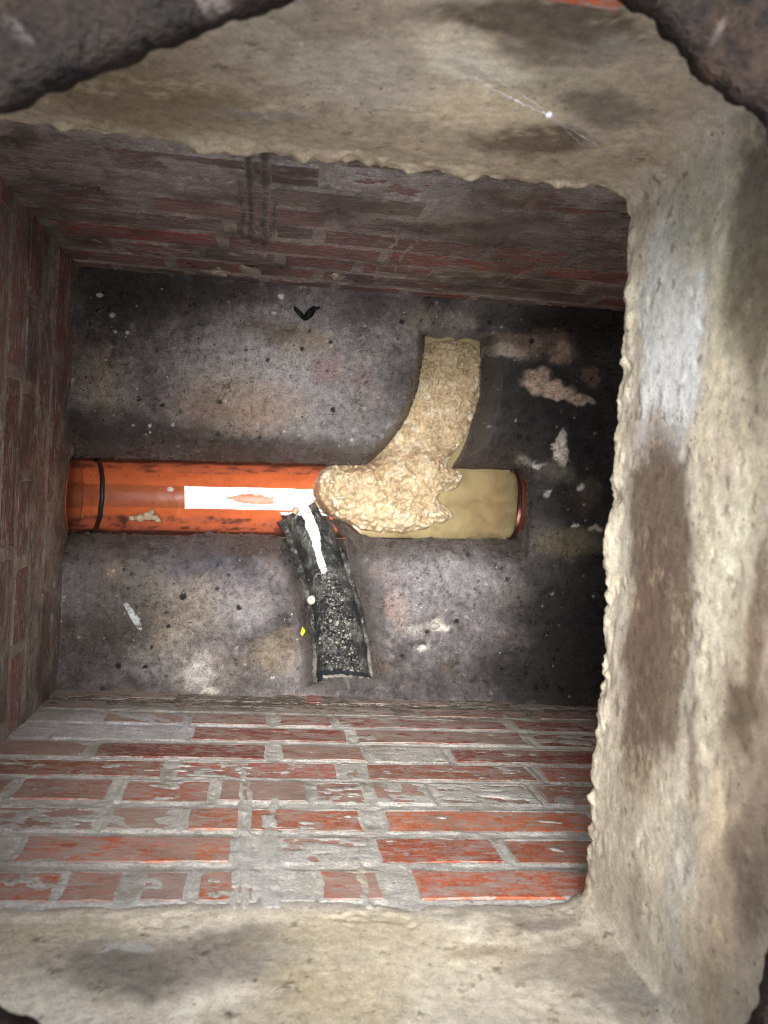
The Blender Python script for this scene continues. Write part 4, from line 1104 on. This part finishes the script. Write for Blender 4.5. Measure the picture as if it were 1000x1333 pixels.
def lump(name, px, r, colr, label, cat, seed, rz=.6, group=None, z=None, rot=0, rough=.45, mat=M_stone):
    x, y = px
    v, f = lump_mesh(r[0], r[1], min(r) * rz, seed, 2, rough)
    o = mesh_obj(name, v, f, mat, None, True, colr, .55)
    o.location = (x, y, (fl(x, y) if z is None else z) + min(r) * rz * .5); o.rotation_euler = (0, 0, rot)
    return tag(o, label, cat, group)


lump('pebble', (-0.2794, 0.2886), (.006, .004), lin(196, 190, 178), 'largest pale pebble near the upper left corner of the benching', 'pebble', 1, group='pebbles on the benching')
lump('pebble', (-0.2587, 0.2583), (.0055, .0045), lin(176, 172, 162), 'pale pebble beside a black spot below the largest pebble', 'pebble', 2, group='pebbles on the benching')
lump('pebble', (-0.2526, 0.2317), (.0035, .003), lin(190, 186, 176), 'left one of two tiny white pebbles side by side', 'pebble', 3, group='pebbles on the benching')
lump('pebble', (-0.2334, 0.2320), (.0035, .0035), lin(206, 202, 192), 'right one of two tiny white pebbles side by side', 'pebble', 4, group='pebbles on the benching')
lump('pebble', (0.0093, 0.3109), (.006, .006), lin(206, 206, 202), 'white pebble at the foot of the sooty wall', 'pebble', 5, group='pebbles on the benching')
lump('pebble', (-0.0005, 0.2823), (.005, .004), lin(180, 178, 170), 'greyish pebble just left of the black plastic shard', 'pebble', 6, group='pebbles on the benching')
lump('pebble', (-0.1646, -0.0183), (.0062, .0048), lin(210, 204, 190), 'small white pebble lying in the orange pipe', 'pebble', 7, z=-.114)
lump('pebble', (0.0896, -0.1953), (.007, .008), lin(196, 188, 168), 'cream pebble on the left edge of the clay branch', 'pebble', 8, z=-.05)
lump('pebble', (0.2994, -0.2253), (.009, .006), lin(150, 144, 136), 'flat grey stone on the lower right benching', 'pebble', 9, .4)
# mortar droppings on the pipe's lower wall
mo = (-0.1988, -0.0666)
V = []; Fc = []
for i, (dx, dy, dz, r) in enumerate([(0, 0, 0, .010), (.012, -.002, .002, .007), (-.013, -.004, .003, .009), (.006, .007, -.004, .006), (-.026, -.005, .004, .006), (.018, -.006, .004, .006)]):
    v, f = lump_mesh(r, r * .8, r * .7, 20 + i, 2, .5); n = len(V)
    V += [(a + dx, b + dy, c_ + dz) for a, b, c_ in v]; Fc += [tuple(q + n for q in t) for t in f]
o = mesh_obj('mortar_dropping', V, Fc, M_stone, None, True, lin(176, 158, 132), .7); o.location = (mo[0], mo[1], -.096)
tag(o, 'crumbly beige mortar dropping stuck to the lower side of the orange pipe', 'mortar')
# froth beads where water meets the scum
for i, (p, r, lab) in enumerate([((0.0896, 0.0017), .0055, 'upper small beige bead floating at the tip of the scum'), ((0.0942, -0.0312), .0095, 'largest beige bead floating between scum and clay branch'),
                                 ((0.0564, -0.0443), .0065, 'grey bead on the water at the tip of the clay wall')]):
    v, f = lump_mesh(r, r, r * .8, 40 + i, 2, .12)
    o = mesh_obj('froth_bead', v, f, M_scum, None, True, lin(170, 150, 124, 1.2), .25); o.location = (p[0], p[1], -.112); tag(o, lab, 'bead', 'beads at the edge of the water')


def shard(name, pts, th_, colr, z, label, cat, tilt=(0, 0), rough=.4, mat=M_debris):
    c0 = np.mean(np.array(pts), 0); p = np.array(pts) - c0; n = len(p)
    V = []
    for h in (0, th_):
        for (x, y) in p:
            V.append((x, y, h + x * tilt[0] + y * tilt[1]))
    Fc = [tuple(range(n))[::-1], tuple(range(n, 2 * n))] + [(i, (i + 1) % n, n + (i + 1) % n, n + i) for i in range(n)]
    o = mesh_obj(name, V, Fc, mat, None, False, colr, rough); o.location = (c0[0], c0[1], z)
    return tag(o, label, cat)


bp_ = [(0.0293, 0.2923), (0.0355, 0.2941), (0.0476, 0.2825), (0.0535, 0.2906), (0.0647, 0.2953), (0.0711, 0.2946), (0.0638, 0.2876), (0.0604, 0.2810), (0.0520, 0.2701), (0.0456, 0.2709), (0.0387, 0.2817)]
zz = max(fl(*p) for p in bp_[::3]) + .001
V = []; Fc = []
for i, (p, q, w_, h_) in enumerate([((0.0318, 0.2926), (0.0491, 0.2775), .0042, .0035), ((0.0492, 0.2750), (0.0635, 0.2927), .0058, .0045), ((0.0585, 0.2910), (0.0723, 0.2960), .0025, .002)]):
    p = np.array(p); q = np.array(q); m_ = (p + q) / 2; d_ = q - p; ln = np.hypot(*d_); a_ = math.atan2(d_[1], d_[0])
    v, f = lump_mesh(ln * .62, w_, h_, 80 + i, 2, .8); n = len(V)
    V += [(m_[0] + x * math.cos(a_) - y * math.sin(a_) - (0.0488, 0.2826)[0], m_[1] + x * math.sin(a_) + y * math.cos(a_) - (0.0488, 0.2826)[1], z + .001 * i) for x, y, z in v]
    Fc += [tuple(t + n for t in g) for g in f]
o = mesh_obj('plastic_shard', V, Fc, M_debris, None, False, lin(12, 14, 15), .45); o.location = (*(0.0488, 0.2826), zz + .001)
tag(o, 'black forked plastic shard on the benching below the sooty wall', 'plastic shard')
lp_ = [(0.0714, -0.2477), (0.0745, -0.2347), (0.0801, -0.2422), (0.0777, -0.2462), (0.0755, -0.2515)]
shard('leaf_scrap', lp_, .0008, lin(200, 176, 52), fl(*lp_[0]) + .004, 'tiny yellow leaf scrap beside the clay branch', 'leaf', (.2, .1), .6)
wc = (-0.2000, -0.2294)
t_, q_ = np.meshgrid(np.linspace(0, 1, 26), np.linspace(-1, 1, 7))
pa, pb = np.array((-0.2157, -0.2061)), np.array((-0.1841, -0.2528)); dd_ = (pb - pa) / np.hypot(*(pb - pa)); nn_ = np.array([-dd_[1], dd_[0]])
wd = .0055 * np.sin(np.clip(t_ * 1.05 + .05, 0, 1) * math.pi) ** .45 * (1 + .5 * fbm(t_, q_ * .3, 7, 3, 88))
xx = pa[0] + (pb - pa)[0] * t_ + nn_[0] * q_ * wd; yy = pa[1] + (pb - pa)[1] * t_ + nn_[1] * q_ * wd
zz_ = floor_z(xx, yy) + .0012 + .0016 * fbm(xx, yy, 90, 3, 89)
wcol = mixc(np.zeros(xx.shape + (3,)) + lin(178, 182, 184), lin(104, 98, 92), sstep(.0, .4, fbm(xx, yy, 130, 3, 90)))
o = grid_obj('paper_scrap', np.stack([xx - wc[0], yy - wc[1], zz_], -1), M_debris, None, wcol, .7); o.location = (wc[0], wc[1], 0)
so = o.modifiers.new('thickness', 'SOLIDIFY'); so.thickness = .0008
tag(o, 'thin white scrap lying on the lower left benching', 'scrap')
# flakes of mortar at the foot of the sooty wall
for i, (a, w_, h_) in enumerate([((-0.0889, 0.0761), .030, .016), ((-0.0402, 0.0992), .030, .022), ((0.0931, 0.1149), .018, .010)]):
    v, f = lump_mesh(w_ * .6, .006, h_ * .9, 60 + i, 2, 1.3)
    o = mesh_obj('mortar_flake', v, f, M_stone, None, False, lin(150, 142, 128, 1.2), .7); o.location = (a[0], YT_ - .003, max(a[1], .004))
    tag(o, ['left mortar flake', 'larger middle mortar flake', 'small right mortar flake'][i] + ' stuck low on the sooty wall', 'mortar flake', 'mortar flakes on the wall')
# brick showing through at the top of the collar
v, f = brick_mesh(.06, .03, 9, None, None)
o = mesh_obj('brick', v, f, M_brick_b, collar, True, lin(206, 96, 52, 1.2), .6)
set_attr(o.data, 'film', np.full(len(v), .1), 'FLOAT')
o.location = ((0.1454, 1.0157)[0], CY1 - .006, (0.1393, 1.0331)[1] - LIP); o.rotation_euler = (0, 0, math.pi)

# cobweb strands in the upper right corner of the collar
web = tag(empty('cobweb', ((0.1744, 0.9000)[0], CY1 - .008, (0.1744, 0.9000)[1])), 'thin grey cobweb strands across the upper right corner of the render', 'cobweb')
WO = np.array(web.location)
A0 = np.array([(0.1187, 0.9212)[0], CY1 - .002, (0.1187, 0.9212)[1]]); A1 = np.array([(0.1744, 0.9000)[0], CY1 - .010, (0.1744, 0.9000)[1]])
A2 = np.array([*(0.2875, 0.2669), .80]); A3 = np.array([CX1 - .006, *(0.1820, 0.8768)]); A4 = np.array([*(0.2744, 0.2730), .775]); A5 = np.array([*(0.2662, 0.2728), .83]); A6 = np.array([*(0.2853, 0.2632), .83])
M_web = surface('cobweb silk', 0.2, 300, 0.1, .001, .3)
wr = random.Random(3)


def strand(a, b, sag, r):
    n = 26; V = []; Fc = []
    for k in range(n):
        t = k / (n - 1); p = a + (b - a) * t + np.array([0, 0, -sag * 4 * t * (1 - t)]) + np.array([wr.gauss(0, .0004) for _ in range(3)])
        rk = r * wr.uniform(.6, 1.5) * (2.6 if wr.random() < .08 else 1)
        for j in range(4):
            q = j * math.pi / 2; V.append(tuple(p - WO + np.array([0, math.cos(q) * rk, math.sin(q) * rk])))
        if k:
            for j in range(4): Fc.append((4 * k - 4 + j, 4 * k - 4 + (j + 1) % 4, 4 * k + (j + 1) % 4, 4 * k + j))
    mesh_obj('strand', V, Fc, M_web, web, True, lin(190, 190, 188), .7)


for (a, b, s_, r) in [(A0, A1, .002, .0003), (A0 + [0.012, 0, .004], A1 + [.004, 0, .001], .001, .0002), (A1, A2, .004, .00022), (A1, A4, .003, .00024), (A2, A3, .004, .0002),
                      (A1 + [.012, 0, .001], A2 + [.004, 0, .006], .004, .00015), (A2 + [.004, 0, .006], A3 + [0, .006, .01], .003, .00015), (A1 + [.012, 0, .001], A5, .002, .00012), (A3, A3 + [0, -.05, -.03], .001, .00016)]:
    strand(a, b, s_, r)
v, f = lump_mesh(.0022, .002, .0028, 77, 2, .6)
o = mesh_obj('silk_knot', v + (A1 - WO), f, M_web, web, True, lin(226, 228, 230), .6)
